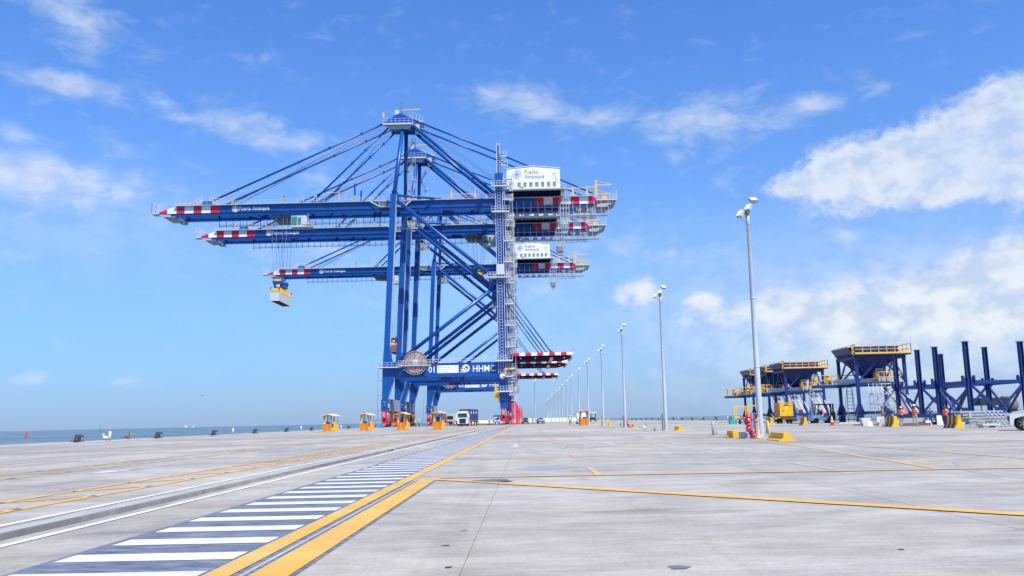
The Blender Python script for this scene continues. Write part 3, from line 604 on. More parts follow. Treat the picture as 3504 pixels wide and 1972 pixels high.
        q.rail([(19.8, yy, 62.5), (21.5, yy, 61.4)], 1.1, .8, .055)
        B(q, 'walkway', RAILW)
    girder(8.0, 9.3, True); girder(14.9, 16.2, False)
    q = MB()
    for x in list(range(-96, -38, 9)) + list(range(-30, 20, 8)): q.box(x, x + .6, 9.3, 14.9, 60.6, 61.8)
    for x in (-78, -52, -14): q.bar((x, 9.3, 60.2), (x + 3, 14.9, 60.2), .35)
    B(q, 'cross_tie', BLUE)
    q = MB().prism([(-101.9, 60.3), (-100.9, 60.3), (-99.2, 59.6), (-100.6, 59.5)], 8.1, 16.1).box(-100.2, -97.2, 8.3, 16.0, 59.55, 59.85).box(-98.2, -96.6, 14.6, 16.4, 59.0, 59.6)
    B(q, 'boom_tip_beam', GREYP)
    q = MB().box(-104.0, -101.6, 8.2, 11.0, 60.45, 60.7).rail([(-103.9, 8.25, 60.7), (-101.8, 8.25, 60.7)], 2.9, .7, .08, mid=2).rail([(-103.9, 11.0, 60.7), (-101.8, 11.0, 60.7)], 2.9, .7, .08, mid=2).rail([(-103.9, 8.25, 60.7), (-103.9, 11, 60.7)], 2.9, .9, .08)
    B(q, 'tip_cage', RAILW)
    # raised box and stair where the outer stay lands, yellow jibs and striped lug posts
    q = MB().prism([(-90.0, 62.5), (-86.6, 62.5), (-87.4, 63.9), (-89.3, 63.9)], 8.1, 9.2).prism([(-90.0, 62.5), (-86.6, 62.5), (-87.4, 63.9), (-89.3, 63.9)], 15.0, 16.1)
    q.prism([(-60.2, 62.5), (-56.6, 62.5), (-58.2, 63.4)], 8.2, 9.1).prism([(-60.2, 62.5), (-56.6, 62.5), (-58.2, 63.4)], 15.1, 16.0).prism([(-9.5, 62.5), (-6, 62.5), (-6.5, 65.0), (-8.5, 64.6)], 8.2, 9.1).prism([(-9.5, 62.5), (-6, 62.5), (-6.5, 65.0), (-8.5, 64.6)], 15.0, 15.9)
    B(q, 'stay_lug', BLUE)
    for a, b in (((-91.8, 62.6), (-89.4, 64.0)), ((-87.3, 64.0), (-84.6, 62.4)), ((-42.5, 62.6), (-39.6, 60.9)), ((-32.6, 60.9), (-30.4, 62.7))):
        q = MB()
        for y in (7.35, 7.95):
            q.bar((a[0], y, a[1]), (b[0], y, b[1]), .09, .3); q.bar((a[0], y, a[1] + 1.1), (b[0], y, b[1] + 1.1), .07)
            for f in (0, .33, .66, 1): x = a[0] + (b[0] - a[0]) * f; z = a[1] + (b[1] - a[1]) * f; q.bar((x, y, z), (x, y, z + 1.1), .06)
        B(q, 'girder_stair', RAILW)
    q = MB()
    q.box(-39.6, -32.6, 6.6, 7.9, 60.6, 60.85).rail([(-39.6, 6.65, 60.85), (-32.6, 6.65, 60.85)], 1.15, 1.0, .07, mid=2).box(-36.4, -35.5, 7.2, 7.9, 61.0, 63.3)
    B(q, 'hinge_platform', RAILW)
    q = MB()
    def jib(x, z0, h, reach, y=7.8, w=.14):
        q.bar((x, y, z0), (x, y, z0 + h), w); q.bar((x, y, z0 + h), (x + reach, y, z0 + h), w * .8)
    jib(-97.6, 62.3, 1.0, 5.2, 8.6); jib(-86.3, 62.5, 1.9, 2.9); jib(-51.0, 62.5, 2.8, -3.6)
    jib(-36.8, 60.9, 1.0, .6)
    for x in (10.6, 14.5, 18.4): q.prism([(x - .3, 62.5), (x + .3, 62.5), (x + .1, 65.2), (x - .1, 65.2)], 7.7, 7.95)
    q.prism([(20.6, 62.2), (21.3, 62.2), (21.1, 67.0), (20.8, 67.0)], 7.7, 7.95)
    q.bar((10.6, 7.8, 64.6), (21, 7.8, 65.2), .18).bar((21, 7.8, 65.6), (25.2, 7.8, 65.6), .22).bar((21, 7.8, 66.9), (25.2, 7.8, 65.7), .08).bar((21, 7.8, 63.0), (24.6, 7.8, 63.0), .2).bar((21, 7.8, 64.3), (24.6, 7.8, 63.1), .08)
    for x in (-19.5, -12.8): q.prism([(x - .25, 62.5), (x + .25, 62.5), (x + .05, 65.4), (x - .05, 65.4)], 7.7, 7.9)
    q.bar((-19.5, 7.8, 64.0), (-12.8, 7.8, 64.0), .12)
    B(q, 'jib_crane', YEL)
    for x, h in ((-81.0, 1.6), (-66.4, 2.1), (-46.6, 5.2), (-44.8, 3.2)):
        B(MB().box(x - .22, x + .22, 7.6, 8.0, 62.5, 62.5 + h), 'rope_post', BLUE)
        q = MB()
        for j in range(3): q.prism([(x - .23, 62.6 + j * .6), (x + .23, 62.8 + j * .6), (x + .23, 63.1 + j * .6), (x - .23, 62.9 + j * .6)], 7.58, 8.02)
        if x != -44.8: B(q, 'warning_stripe', YEL)
    for x in (-92, -74.6, -61.2, -57.5, -49, -40.5): B(MB().bar((x - .35, 7.3, 62.6), (x - .35, 7.3, 64.6), .09).bar((x + .35, 7.3, 62.6), (x + .35, 7.3, 64.6), .09).box(x - .4, x + .4, 7.25, 7.35, 63.9, 64.6), 'boom_lamp', GREYM)
    # boom stays and hoist ropes
    for y in (8.6, 15.55):
        B(MB().tube((-37.2, y, 85.9), (-88.2, y, 63.4), .27, 10), 'forestay', BLUE)
        B(MB().tube((-36.4, y, 84.9), (-58.6, y, 63.0), .25, 10), 'forestay', BLUE)
        B(MB().tube((-30.2, y, 86.2), (-6.0, y, 75.6), .26, 10).tube((-6.0, y, 75.6), (20.2, y, 63.4), .24, 10), 'backstay', BLUE)
        B(MB().tube((-30.6, y, 84.8), (-7.6, y, 64.2), .50, 14), 'mast_back_leg', BLUE)
        for a, b in (((-37.2, 85.9), (-88.2, 63.4)), ((-36.4, 84.9), (-58.6, 63.0))):
            for f in (.15, .33, .5, .67, .84):
                p = Vector((a[0], y, a[1])).lerp(Vector((b[0], y, b[1])), f)
                if SJ[0] is None: SJ[0] = MB().box(-.3, .3, -.3, .3, -.32, .32).build('stay_joint', BLUE, t, loc=(p.x - XS, p.y, p.z))
                else: c_ = SJ[0].copy(); C.objects.link(c_); c_.location = (p.x - XS, p.y, p.z)
    q = MB()
    for y in (10.6, 11.2, 12.9, 13.5):
        q.tube((-37.4, y, 86.6), (-82.6, y, 63.2), .055, 4).tube((-30.3, y, 86.3), (-4.0, y, 66.5), .035, 4)
    for y in (11.9, 12.3): q.tube((-36.6, y, 85.2), (-56, y, 63), .045, 4)
    B(q, 'hoist_rope', GREYD)
    # mast head
    q = MB().prism([(-37.4, 84.6), (-30.2, 84.2), (-30.0, 86.2), (-33.4, 88.0), (-34.2, 88.0), (-37.6, 86.2)], 8.0, 9.2).prism([(-37.4, 84.6), (-30.2, 84.2), (-30.0, 86.2), (-33.4, 88.0), (-34.2, 88.0), (-37.6, 86.2)], 14.9, 16.1)
    q.box(-36.6, -31.0, 9.2, 14.9, 84.7, 86.2)
    B(q, 'mast_head', BLUE)
    q = MB().box(-38.6, -30.1, 6.6, 8.0, 84.35, 84.75).rail([(-38.6, 6.65, 84.7), (-30.1, 6.65, 84.7)], 1.4, 1.3, .06, mid=1).rail([(-38.6, 6.65, 84.7), (-38.6, 16.6, 84.7)], 1.4, 1.8, .06, mid=1).rail([(-30.1, 6.65, 84.7), (-30.1, 16.6, 84.7)], 1.4, 1.8, .06, mid=1)
    q.box(-35.2, -30.6, 9, 15, 86.3, 86.5).rail([(-35.2, 9, 86.5), (-30.6, 9, 86.5)], 1.3, 1.1, .06, mid=1).rail([(-31.2, 9, 86.2), (-28.2, 14, 86.2)], 2.8, 1.4, .06, mid=1).box(-31.0, -27.6, 9.5, 15, 85.9, 86.2)
    q.box(-35.4, -34.4, 8.4, 9.2, 87.9, 89.2).box(-29.9, -28.6, 9.8, 12, 83.0, 85.8)
    B(q, 'mast_platform', RAILW)
    B(MB().prism([(-36.4, 83.3), (-31.4, 83.3), (-30.6, 84.3), (-38.0, 84.3)], 7.4, 8.0), 'platform_bracket', GREYP)
    B(MB().tube((-33.6, 8.5, 88), (-33.6, 8.5, 91.6), .07, 6), 'antenna_rod', DARK)
    B(MB().box(-38.6, -38.2, 6.9, 7.4, 86.6, 88.0).bar((-34.0, 8.8, 89.2), (-28.2, 8.8, 89.4), .2).bar((-34.4, 8.8, 87.8), (-34.4, 8.8, 89.2), .25), 'service_jib', YEL)
    # machinery house
    h = B(MB().prism([(-3.9, 63.8), (10.8, 63.8), (10.8, 69.5), (3.6, 70.25), (-3.9, 69.6)], 3.6, 17.4), 'machinery_house', WHITE)
    MB().prism([(-4.05, 69.62), (3.6, 70.3), (10.95, 69.52), (10.95, 69.66), (3.6, 70.46), (-4.05, 69.76)], 3.45, 17.5).build('roof', WHITE, h, A0)
    for i in range(7):
        x = -.85 + i * 1.62
        w = MB().box(x - .03, x + .83, 3.50, 3.597, 64.45, 65.75).build('window', GREYM, h, A0)
        MB().box(x + .05, x + .75, 3.46, 3.497, 64.55, 65.05).build('pane', GREYD, h, A0); MB().box(x + .05, x + .75, 3.46, 3.497, 65.15, 65.68).build('pane', GREYD, h, A0)
    for i in range(12): MB().box(-3.55 + i * 1.2, -3.49 + i * 1.2, 3.585, 3.5995, 63.85, 69.4).build('wall_seam', LGREY, h, A0)
    d = MB().box(-2.9, -1.7, 3.48, 3.597, 63.9, 66.0).build('door', LGREY, h, A0); MB().box(-2.6, -2.0, 3.44, 3.477, 65.0, 65.7).build('door_pane', SKYB, h, A0)
    MB().box(-.2, .6, 3.5, 3.597, 64.0, 64.5).build('vent', GREYD, h, A0)
    MB().bar((10.2, 3.5, 65.9), (8.9, 3.5, 68.2), .05).bar((8.9, 3.5, 68.2), (10.1, 3.5, 68.2), .05).build('pipe', GREYM, h, A0)
    emblem('house_emblem', -1.0, 68.0, 1.2, 3.55, SKYB, h, A0, .08, .07)
    text('house_lettering', 'Puerto', 1.55, TEXTG, h, (1.0 - XS, 3.56, 68.15), .01, 0.0, xs=.92)
    text('house_lettering', 'Antioquia', 1.55, TEXTG, h, (1.0 - XS, 3.56, 66.85), .01, 0.0, xs=.92)
    q = MB().box(-4.3, 12.2, 2.4, 18.2, 63.45, 63.75).rail([(0.2, 2.45, 63.7), (12.2, 2.45, 63.7)], 1.1, 1.3, .06).rail([(12.2, 2.45, 63.7), (12.2, 18, 63.7)], 1.1, 2, .06)
    q.rail([(-4.3, 2.45, 63.7), (-.2, 2.45, 63.7)], 1.1, 1.3, .06).box(-5.0, -3.95, 4.5, 6.5, 66, 67.6)
    for i in range(5): q.box(10.95, 12.1, 3.0, 3.9, 62.9 - i * .3, 63.0 - i * .3)
    B(q, 'house_walkway', RAILW)
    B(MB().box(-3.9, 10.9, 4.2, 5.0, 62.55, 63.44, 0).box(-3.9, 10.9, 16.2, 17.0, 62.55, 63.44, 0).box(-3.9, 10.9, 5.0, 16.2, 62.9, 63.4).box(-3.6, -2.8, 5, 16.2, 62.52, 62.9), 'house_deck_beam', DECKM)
    # hanging walkway, cable tray with hooks below the girders
    q = MB()
    for i in range(15):
        x = -3.2 + i * 1.95; q.bar((x, 7.2, 61.2), (x, 7.2, 56.9), .14)
    q.bar((-4.6, 7.2, 57.0), (24.2, 7.2, 57.0), .2).bar((-4.6, 7.2, 58.1), (24.2, 7.2, 58.1), .06).bar((-4.6, 8.6, 57.0), (24.2, 8.6, 57.0), .15).box(-4.6, 24.0, 7.2, 8.6, 56.86, 56.92)
    for i in range(6): q.box(-2 + i * 2.7, -.6 + i * 2.7, 7.5, 8.3, 57.0, 57.8)
    q.rail([(10.8, 7.0, 54.6), (13.2, 7.0, 54.6)], 7.4, .8, .2, mid=4).box(10.8, 13.0, 6.6, 9.2, 53.2, 53.4).rail([(10.8, 6.65, 53.3), (13, 6.65, 53.3)], 1.2, .6, .09).rail([(10.8, 6.65, 53.3), (10.8, 9, 53.3)], 1.2, .6, .09)
    q.rail([(19.2, 8.5, 56.2), (20.6, 8.5, 56.2)], 4.0, .7, .13, mid=3).bar((13.8, 8.5, 56.2), (20.6, 8.5, 56.2), .14)
    q.box(11.2, 12.6, 7.0, 8.8, 52.0, 53.2)
    B(q, 'hanging_walkway', GREYM)
    B(MB().box(11.0, 12.8, 6.8, 9.0, 53.42, 55.6), 'hanging_cabin', GREYP)
    q = MB().bar((-88.0, 17.2, 58.55), (21.0, 17.2, 58.55), .16).bar((-88.0, 17.2, 58.95), (21, 17.2, 58.95), .05)
    for i in range(55): q.bar((-87.8 + i * 2, 17.2, 59.9), (-87.8 + i * 2, 17.2, 58.1), .13)
    B(q, 'cable_tray', GREYP)
    # rear end platform
    q = MB().box(21.0, 26.6, 8.0, 16.4, 61.3, 61.6).rail([(21.0, 8.05, 61.6), (26.6, 8.05, 61.6)], 1.5, .9, .08, mid=2).rail([(26.6, 8.05, 61.6), (26.6, 16.4, 61.6)], 1.5, 1.2, .08, mid=2).bar((26.6, 8.05, 61.2), (26.6, 8.05, 64.0), .14)
    B(q, 'rear_platform', RAILW)
    q = MB()
    for y in (8.6, 10.4, 12.2, 14.0, 15.8): q.prism([(15.4, 60.3), (21.3, 60.3), (26.4, 61.25), (26.4, 60.9), (24.2, 60.0), (23.8, 59.5), (21.6, 59.5), (20.6, 59.8), (16.0, 59.7)], y - .15, y + .15)
    for x in (16, 17.2, 18.4, 19.6, 22, 23.4, 24.8): q.box(x, x + .25, 8.4, 16, 60.0, 60.35)
    q.prism([(18.6, 59.2), (21.4, 59.6), (21.2, 61.6), (19.6, 60.4)], 9.4, 9.7)
    B(q, 'rear_frame', GREYP)
    B(MB().box(22.6, 24.0, 9, 10.6, 61.6, 63.0), 'winch', YEL)
    # lower laydown deck with red and white edge
    cuts = [-3.0 + 1.56 * i for i in range(11)]; q = MB()
    for i in range(10): q.box(cuts[i], cuts[i + 1] - .0, -.2, 0.05, 17.75, 18.55, 0 if i % 2 == 0 else 1)
    B(q, 'deck_edge', [RED, WHITE])
    q = MB().prism([(-3.0, 17.3), (10.2, 17.3), (12.6, 17.9), (12.6, 18.5), (-3.0, 18.5)], .06, 17.4).box(-4.9, -3.0, 1, 2.0, 16.6, 18.4).box(-4.9, -3.0, 21, 22, 16.6, 18.4)
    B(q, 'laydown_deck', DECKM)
    q = MB().box(6.6, 7.5, .2, 17.2, 17.0, 17.29).box(12.2, 12.75, -.3, 17.2, 17.2, 17.85)
    for x in (-1.2, 2.6, 10.2): q.box(x, x + .25, .1, 2.6, 17.05, 17.29)
    B(q, 'deck_rib', GREYP)
    q = MB().rail([(-3.4, -.1, 18.55), (12.9, -.1, 18.55)], 1.2, 1.5, .05).rail([(12.9, -.1, 18.55), (12.9, 17.4, 18.55)], 1.2, 2, .05).rail([(-3.4, 17.4, 18.55), (12.9, 17.4, 18.55)], 1.2, 2, .05)
    B(q, 'deck_handrail', RAILW)
    for y in (.4, 17.0): B(MB().tube((-5.0, y, 35.8), (7.0, y, 18.5), .17, 8).lathe([(.1, 18.4), (.35, 18.5), (.35, 19.0), (.1, 19.3)], (7.0, y, 0), 8), 'deck_stay', BLUE)
    # lift shaft on the land side leg
    q = MB()
    for x in (-6.95, -5.05): q.bar((x, -.35, 13.4), (x, -.35, 64.0), .13)
    q.bar((-6.45, -.4, 13.4), (-6.45, -.4, 64), .07).bar((-5.65, -.4, 13.4), (-5.65, -.4, 64), .07)
    z = 13.6
    while z < 64: q.bar((-6.45, -.42, z), (-5.65, -.42, z), .08, .09); z += .82
    for z in range(15, 64, 4): q.bar((-6.95, -.25, z), (-6.5, 0, z), .1); q.bar((-5.05, -.25, z), (-5.6, 0, z), .1)
    q.bar((-5.6, -.1, 64), (-5.6, -.1, 76), .14).bar((-6.4, -.1, 64), (-6.4, -.1, 76), .14)
    z = 64.4
    while z < 76: q.bar((-6.4, -.1, z), (-5.6, -.1, z), .1); z += .6
    B(q, 'lift_guide', RAILW)
    B(MB().box(-7.0, -4.9, -1.0, -.05, 39.4, 42.3), 'lift_cage', LGREY)
    B(MB().box(-7.1, -4.85, -.32, -.04, 64.2, 67.4).box(-6.3, -5.7, .4, 1.4, 64.2, 75.4).box(-6.4, -5.6, .4, 16.1, 75.0, 75.5).box(-6.3, -5.7, 14.9, 15.9, 64.2, 75.4), 'leg_top', BLUE)
    for xa, xb, ya, z0, th, h_ in ((-8.0, -3.3, -1.4, 63.5, .3, 1.3), (-8.0, -3.3, -1.4, 56.4, .35, 1.3), (-9.4, -3.3, -1.4, 38.6, .3, 1.2), (-7.8, -3.2, -1.6, 16.4, .4, 1.2), (-7.3, -3.3, -1.6, 8.4, .35, 1.2), (-5.6, -3.2, -1.8, 12.3, .3, 1.2), (-5.4, -3.6, -.6, 72.0, .3, 1.2), (-5.2, -3.4, -.6, 69.4, .3, 1.2)):
        q = MB().box(xa, xb, ya, 0, z0, z0 + th).rail([(xa, ya + .05, z0 + th), (xb, ya + .05, z0 + th)], h_, .8, .085).rail([(xb, ya + .05, z0 + th), (xb, 0, z0 + th)], h_, .8, .07)
        B(q, 'service_platform', RAILW)
    # stair tower beside the land side leg
    q = MB(); lev = 8.9; k_ = 0
    while lev < 62:
        for xs, ya, yb in ((-4.35, 1.0, 5.4), (-3.3, 5.4, 1.0)):
            z0 = lev if xs < -4 else lev + 2.85; z1 = z0 + 2.85
            for s_ in (0, .8): q.bar((xs + s_, ya, z0), (xs + s_, yb, z1), .08, .22); q.bar((xs + s_, ya, z0 + 1), (xs + s_, yb, z1 + 1), .06)
            for j in range(12):
                f = (j + .5) / 12; y = ya + (yb - ya) * f; z = z0 + 2.85 * f; q.box(xs, xs + .8, y - .12, y + .12, z, z + .05)
        q.box(-4.6, -2.4, 5.4, 6.3, lev + 2.75, lev + 2.9).box(-4.9, -2.4, .0, 1.0, lev + 5.55, lev + 5.85).rail([(-4.9, .02, lev + 5.8), (-2.4, .02, lev + 5.8)], 1.1, .8, .07).rail([(-2.4, .0, lev + 5.8), (-2.4, 1.0, lev + 5.8)], 1.1, .8, .07).rail([(-4.6, 6.3, lev + 2.85), (-2.4, 6.3, lev + 2.85)], 1.1, .8, .07)
        for x in (-4.5, -2.4):
            for y in (.0, 6.3): q.bar((x, y, lev), (x, y, lev + 5.7), .07)
        lev += 5.7
    B(q, 'stair_tower', RAILW)
    q = MB()
    for z0 in (62.2, 65.0, 56.9): 
        for j in range(9): q.box(-3.1, -2.2, -.3 + j * .28, -.1 + j * .28, z0 - 2.6 + j * .3, z0 - 2.52 + j * .3)
        for x in (-3.1, -2.2): q.bar((x, -.3, z0 - 2.6), (x, 2.2, z0 + .1), .07, .2)
    B(q, 'upper_stair', RAILW)
    q = MB()
    for x in (-3.7, -2.55):
        for y in (-2.8, 1.2): q.box(x - .14, x + .14, y - .12, y + .12, .1, 5.6)
        q.bar((x + .14, -2.8, .3), (x + .14, 1.2, 5.5), .12, .32)
    q.bar((-3.7, -2.8, 5.5), (-2.55, -2.8, 5.5), .2).bar((-3.7, 1.2, 5.5), (-2.55, 1.2, 5.5), .2).rail([(-2.2, -1.0, .1), (-1.3, -1.0, .1)], 4.3, .9, .13, mid=3)
    st_ = B(q, 'access_stair', RED); q = MB()
    for z in range(1, 19): q.box(-3.5, -2.65, -2.9 + .21 * z, -2.65 + .21 * z, .15 + .29 * z, .22 + .29 * z)
    q.build('stair_tread', GREYM, st_, A0)
    # stairs zigzagging up the far mast post
    q = MB(); z = 63.0; i = 0
    while z < 82:
        xa, xb = (-32.9, -31.3) if i % 2 == 0 else (-31.3, -32.9); yb = 20 - (z - 62) * .2
        for s_ in (0, .7): q.bar((xa, yb + s_, z), (xb, yb + s_, z + 2.6), .07, .18); q.bar((xa, yb + s_, z + 1), (xb, yb + s_, z + 3.6), .05)
        for j in range(9): f = (j + .5) / 9; x = xa + (xb - xa) * f; q.box(x - .12, x + .12, yb, yb + .7, z + 2.6 * f, z + 2.6 * f + .05)
        q.box(-33.2 if i % 2 else -31.6, -32.4 if i % 2 else -30.8, yb - .3, yb + 1, z + 2.6, z + 2.72).rail([(-33.2 if i % 2 else -31.6, yb - .3, z + 2.7), (-32.4 if i % 2 else -30.8, yb - .3, z + 2.7)], 1.1, .8, .07)
        z += 2.75; i += 1
    for x, y in ((-33.3, 19), (-30.9, 19)): q.bar((x, y, 60.8), (x + .3, y - 3, 77), .08)
    B(q, 'mast_stair', RAILW)
    # brace node platforms, hinge box under girders at sea leg, service boxes
    q = MB().box(-10.2, -7.2, -.9, 0.3, 38.4, 38.6).rail([(-10.2, -.85, 38.6), (-7.2, -.85, 38.6)], 1.1, .8, .07).prism([(-9.9, 33.6), (-7.2, 33.6), (-7.2, 34.2), (-9.3, 34.2)], 22.3, 23.8)
    q.rail([(-9.9, 22.4, 34.2), (-7.2, 22.4, 34.2)], 1.1, .8, .07)
    q.prism([(-34.4, 57.4), (-30.6, 57.4), (-30.6, 57.7), (-34.4, 57.7)], 21.0, 22.0).rail([(-34.4, 21.0, 57.7), (-30.6, 21.0, 57.7)], 1.0, .9, .07)
    B(q, 'inspection_platform', RAILW)
    B(MB().prism([(-33.9, 59.8), (-31.0, 59.8), (-31.6, 57.7), (-33.3, 57.7)], 21.2, 23.4), 'hinge_housing', GREYP)
    q = MB().box(-5.35, -5.1, -2.1, -1.9, 12.6, 14.6).bar((-4.2, -2.0, 14.3), (-2.8, -2.0, 14.3), .26).box(-5.0, -4.4, -2.2, -1.6, 14.1, 14.6)
    B(q, 'loading_jib', YEL)
    B(MB().prism([(-8.0, 11.0), (-7.2, 8.2), (-7.0, 6.9), (-8.1, 6.9), (-8.3, 8.2), (-8.1, 8.2)], -.4, .2), 'hook_arm', YEL)
    B(MB().lathe([(.3, -.5), (.75, -.5), (.75, -.1), (.3, -.1)], (-6.0, 0, 12.5), 14, 'y'), 'small_reel', STAINW)
    # text on the boom
    emblem('boom_emblem', -80.2, 61.4, .95, 7.94, WHITE, t, A0, .16)
    text('boom_lettering', 'Puerto Antioquia', 1.38, WHITE, t, (-79.1 - XS, 7.96, 60.98), .02, .045, xs=.84, space=1.05)
    return t
def trolley(t, x, cab=True):
    q = MB().box(x - 5.8, x + 1.6, 9.5, 14.7, 58.9, 59.6).prism([(x - 5.8, 59.0), (x + 1.5, 59.0), (x - .4, 57.7), (x - 4.8, 57.9)], 10.4, 14.0)
    for i in range(5): q.lathe([(.5, -.1), (.5, .1)], (x - 4.6 + 1.5 * i, 10.1, 58.8), 10, 'y')
    tr = q.build('trolley', GREYD, t, A0)
    c_ = MB().prism([(x + .2, 56.0), (x + 4.6, 56.0), (x + 5.0, 56.9), (x + 4.2, 59.2), (x + .0, 59.2), (x - .1, 56.9)], 8.6, 11.2).build('operator_cab', LGREY, t, A0)
    MB().prism([(x + .05, 56.6), (x + 1.6, 56.4), (x + 1.7, 58.9), (x + .15, 58.9)], 8.5, 8.59).build('cab_window', TEAL, c_, A0)
    MB().prism([(x + 1.9, 56.6), (x + 2.8, 56.6), (x + 2.8, 58.6), (x + 1.9, 58.6)], 8.5, 8.59).build('cab_window', TEAL, c_, A0)
    MB().box(x - .1, x + 6.0, 8.2, 11.4, 55.75, 55.98).rail([(x + 3.4, 8.25, 55.98), (x + 6.0, 8.25, 55.98)], 1.1, .7, .08).bar((x + 4.8, 8.4, 56), (x + 4.8, 8.4, 60.3), .15).bar((x + .5, 9, 59), (x + 4.5, 9, 60.3), .25).build('cab_platform', GREYP, c_, A0)
G_ = 'blue container cranes in a row along the quay'
crA = build_crane()
crA['label'] = 'blue container crane numbered 01, nearest of the three, with the largest white machinery house'
YB, YC = 264.5, 337.0
crB = copy_tree(crA, (XS, YB, 0), None, 'middle blue container crane behind crane 01, its trolley cab parked at the landside leg')
crC = copy_tree(crA, (XS, YC, 0), None, 'farthest blue container crane numbered 03, with the smallest white machinery house')
for c_, n_ in ((crA, '01'), (crB, '02'), (crC, '03')):
    text('number', n_, 2.25, WHITE, c_, (-25.45 - XS, .07, 13.95), .02, .03, xs=.9)
trolley(crA, -64.6); trolley(crB, -12.4); trolley(crC, -54.0)

def container(name, label, m, loc, rz=0, group=None, length=12.19, cat='shipping container', logos=None):
    """corrugated box, long axis along local y, starting at y = 0; z from 0 to 2.6"""
    t = thing(name, label, cat, loc, rz, group); w = 1.22; n = int(length / .28)
    q = MB()
    for s_ in (-1, 1):
        pts = []
        for i in range(n + 1):
            y = .12 + (length - .24) * i / n; d = .0 if (i // 1) % 2 else (.012 if m is LGREY else .035); pts += [(s_ * (w - .02 - d), y)]
        vs = [(x, y, z) for z in (.16, 2.48) for x, y in pts]; k2 = len(pts)
        q.add(vs, [(i, i + 1, i + 1 + k2, i + k2) for i in range(k2 - 1)])
    q.box(-w + .04, w - .04, .05, .09, .16, 2.5).box(-w + .04, w - .04, length - .09, length - .05, .16, 2.5).box(-w + .03, w - .03, .05, length - .05, 2.50, 2.55)
    q.build('container_wall', m, t)
    q = MB()
    for x in (-w, w - .14):
        for y in (0, length - .16): q.box(x, x + .14, y, y + .16, 0, 2.6)
        q.box(x, x + .14, .16, length - .16, 0, .16).box(x, x + .14, .16, length - .16, 2.48, 2.6)
    for y in (0.002, length - .122): q.box(-w + .14, w - .14, y, y + .12, 0, .16).box(-w + .14, w - .14, y, y + .12, 2.48, 2.6)
    q.build('corner_frame', m, t)
    q = MB()
    for i in range(int(length / .6)): q.box(-w + .15, w - .15, .3 + i * .6, .42 + i * .6, .02, .14)
    q.box(-w + .14, w - .14, .2, length - .2, .141, .155); q.build('floor_beams', BROWN, t)
    q = MB()
    for x in (-.75, -.25, .25, .75): q.bar((x, -.02, .2), (x, -.02, 2.45), .05)
    if m is not LGREY: q.build('door_bars', GREYM, t)
    if logos: 
        for y in logos: MB().box(w - .012, w + .004, y, y + .9, 1.5, 2.15).build('side_logo', logosm, t)
    return t
logosm = STAINW
container('shipping_container', 'light grey container hanging high over the sea under the yellow spreader of crane 01', LGREY, (-67.9, 237.4, 34.7))
def spreader(label, loc, ztop, dy_top=0.0, ropes=True):
    """loc is the container top centre front; long axis along y"""
    t = thing('spreader', label, 'spreader', loc)
    q = MB().box(-.45, .45, 1.0, 11.2, .35, .95).box(-.3, .3, 3.6, 8.6, .95, 1.5)
    for y in (.1, 11.75): q.box(-1.22, 1.22, y, y + .35, .1, .55)
    q.prism([(-1.2, .1), (1.2, .1), (.5, .9), (-.5, .9)], .45, .9, 'y').prism([(-1.2, .1), (1.2, .1), (.5, .9), (-.5, .9)], 11.3, 11.75, 'y')
    for y in (3.2, 5.2, 7.4, 9.2): q.box(.35, 1.0, y, y + .8, .3, 1.4)
    for y in (2.2, 4.0, 8.2, 10.0): q.box(.9, 1.15, y, y + .25, .0, .9).box(-1.15, -.9, y, y + .25, .0, .9)
    q.build('telescopic_frame', YEL, t)
    q = MB()
    for x in (-1.25, 1.15):
        for y in (.05, 11.95): q.prism([(x, .2), (x + .12, .2), (x + .3, 1.3), (x + .1, 1.5), (x - .1, 1.0)], y, y + .2, 'y')
    q.build('corner_flipper', RED, t)
    hb = MB().box(-1.1, 1.1, 3.0, 9.0, 1.9, 2.5).prism([(-1.3, 2.5), (1.3, 2.5), (1.5, 3.3), (.9, 3.8), (-.9, 3.8), (-1.5, 3.3)], 2.6, 3.6, 'y').prism([(-1.0, 2.5), (1.0, 2.5), (1.3, 3.3), (.9, 3.8), (-.9, 3.8), (-1.3, 3.3)], 8.4, 9.4, 'y').prism([(-1.2, 1.5), (1.2, 1.5), (1.3, 2.5), (-1.3, 2.5)], 3.4, 3.9, 'y').build('headblock', BLUE, t)
    MB().box(-.95, .95, 2.5, 2.58, 3.3, 3.72).box(-.8, .8, 9.4, 9.46, 3.3, 3.7).box(-.95, .95, 2.6, 3.6, 3.81, 3.9).build('headblock_trim', YEL, hb)
    q = MB()
    for y in (3.2, 8.8): q.lathe([(.2, -.55), (.55, -.55), (.55, .55), (.2, .55)], (0, y, 2.0), 12, 'x')
    q.build('sheaves', LGREY, hb)
    q = MB()
    for x, y, tx in ((-1.1, 2.9, -1.6), (1.1, 2.9, 1.5), (-1.1, 9.0, -1.6), (1.1, 9.0, 1.5), (-.4, 2.9, -.8), (.5, 2.9, .7), (-.4, 9, -.8), (.5, 9, .7)):
        q.tube((x, y, 3.6), (x + tx * .8, y + dy_top, ztop), .045, 4)
    q.build('hoist_ropes', GREYD, t)
    return t
spreader('yellow and blue spreader holding the light grey container on long ropes', (-67.9, 237.4, 37.3), 21.6, .6)
spreader('empty yellow spreader hanging below the middle crane beside its land side leg', (-13.8, 270.5, 46.0), 12.9, .3)
spreader('yellow spreader glimpsed between the seaside legs of crane 01 with a brown container', (-51.6, 343.2, 31.0), 27.8, .3)
container('shipping_container', 'red brown container hanging between the seaside legs of crane 01', BRCON, (-51.6, 343.2, 28.4))
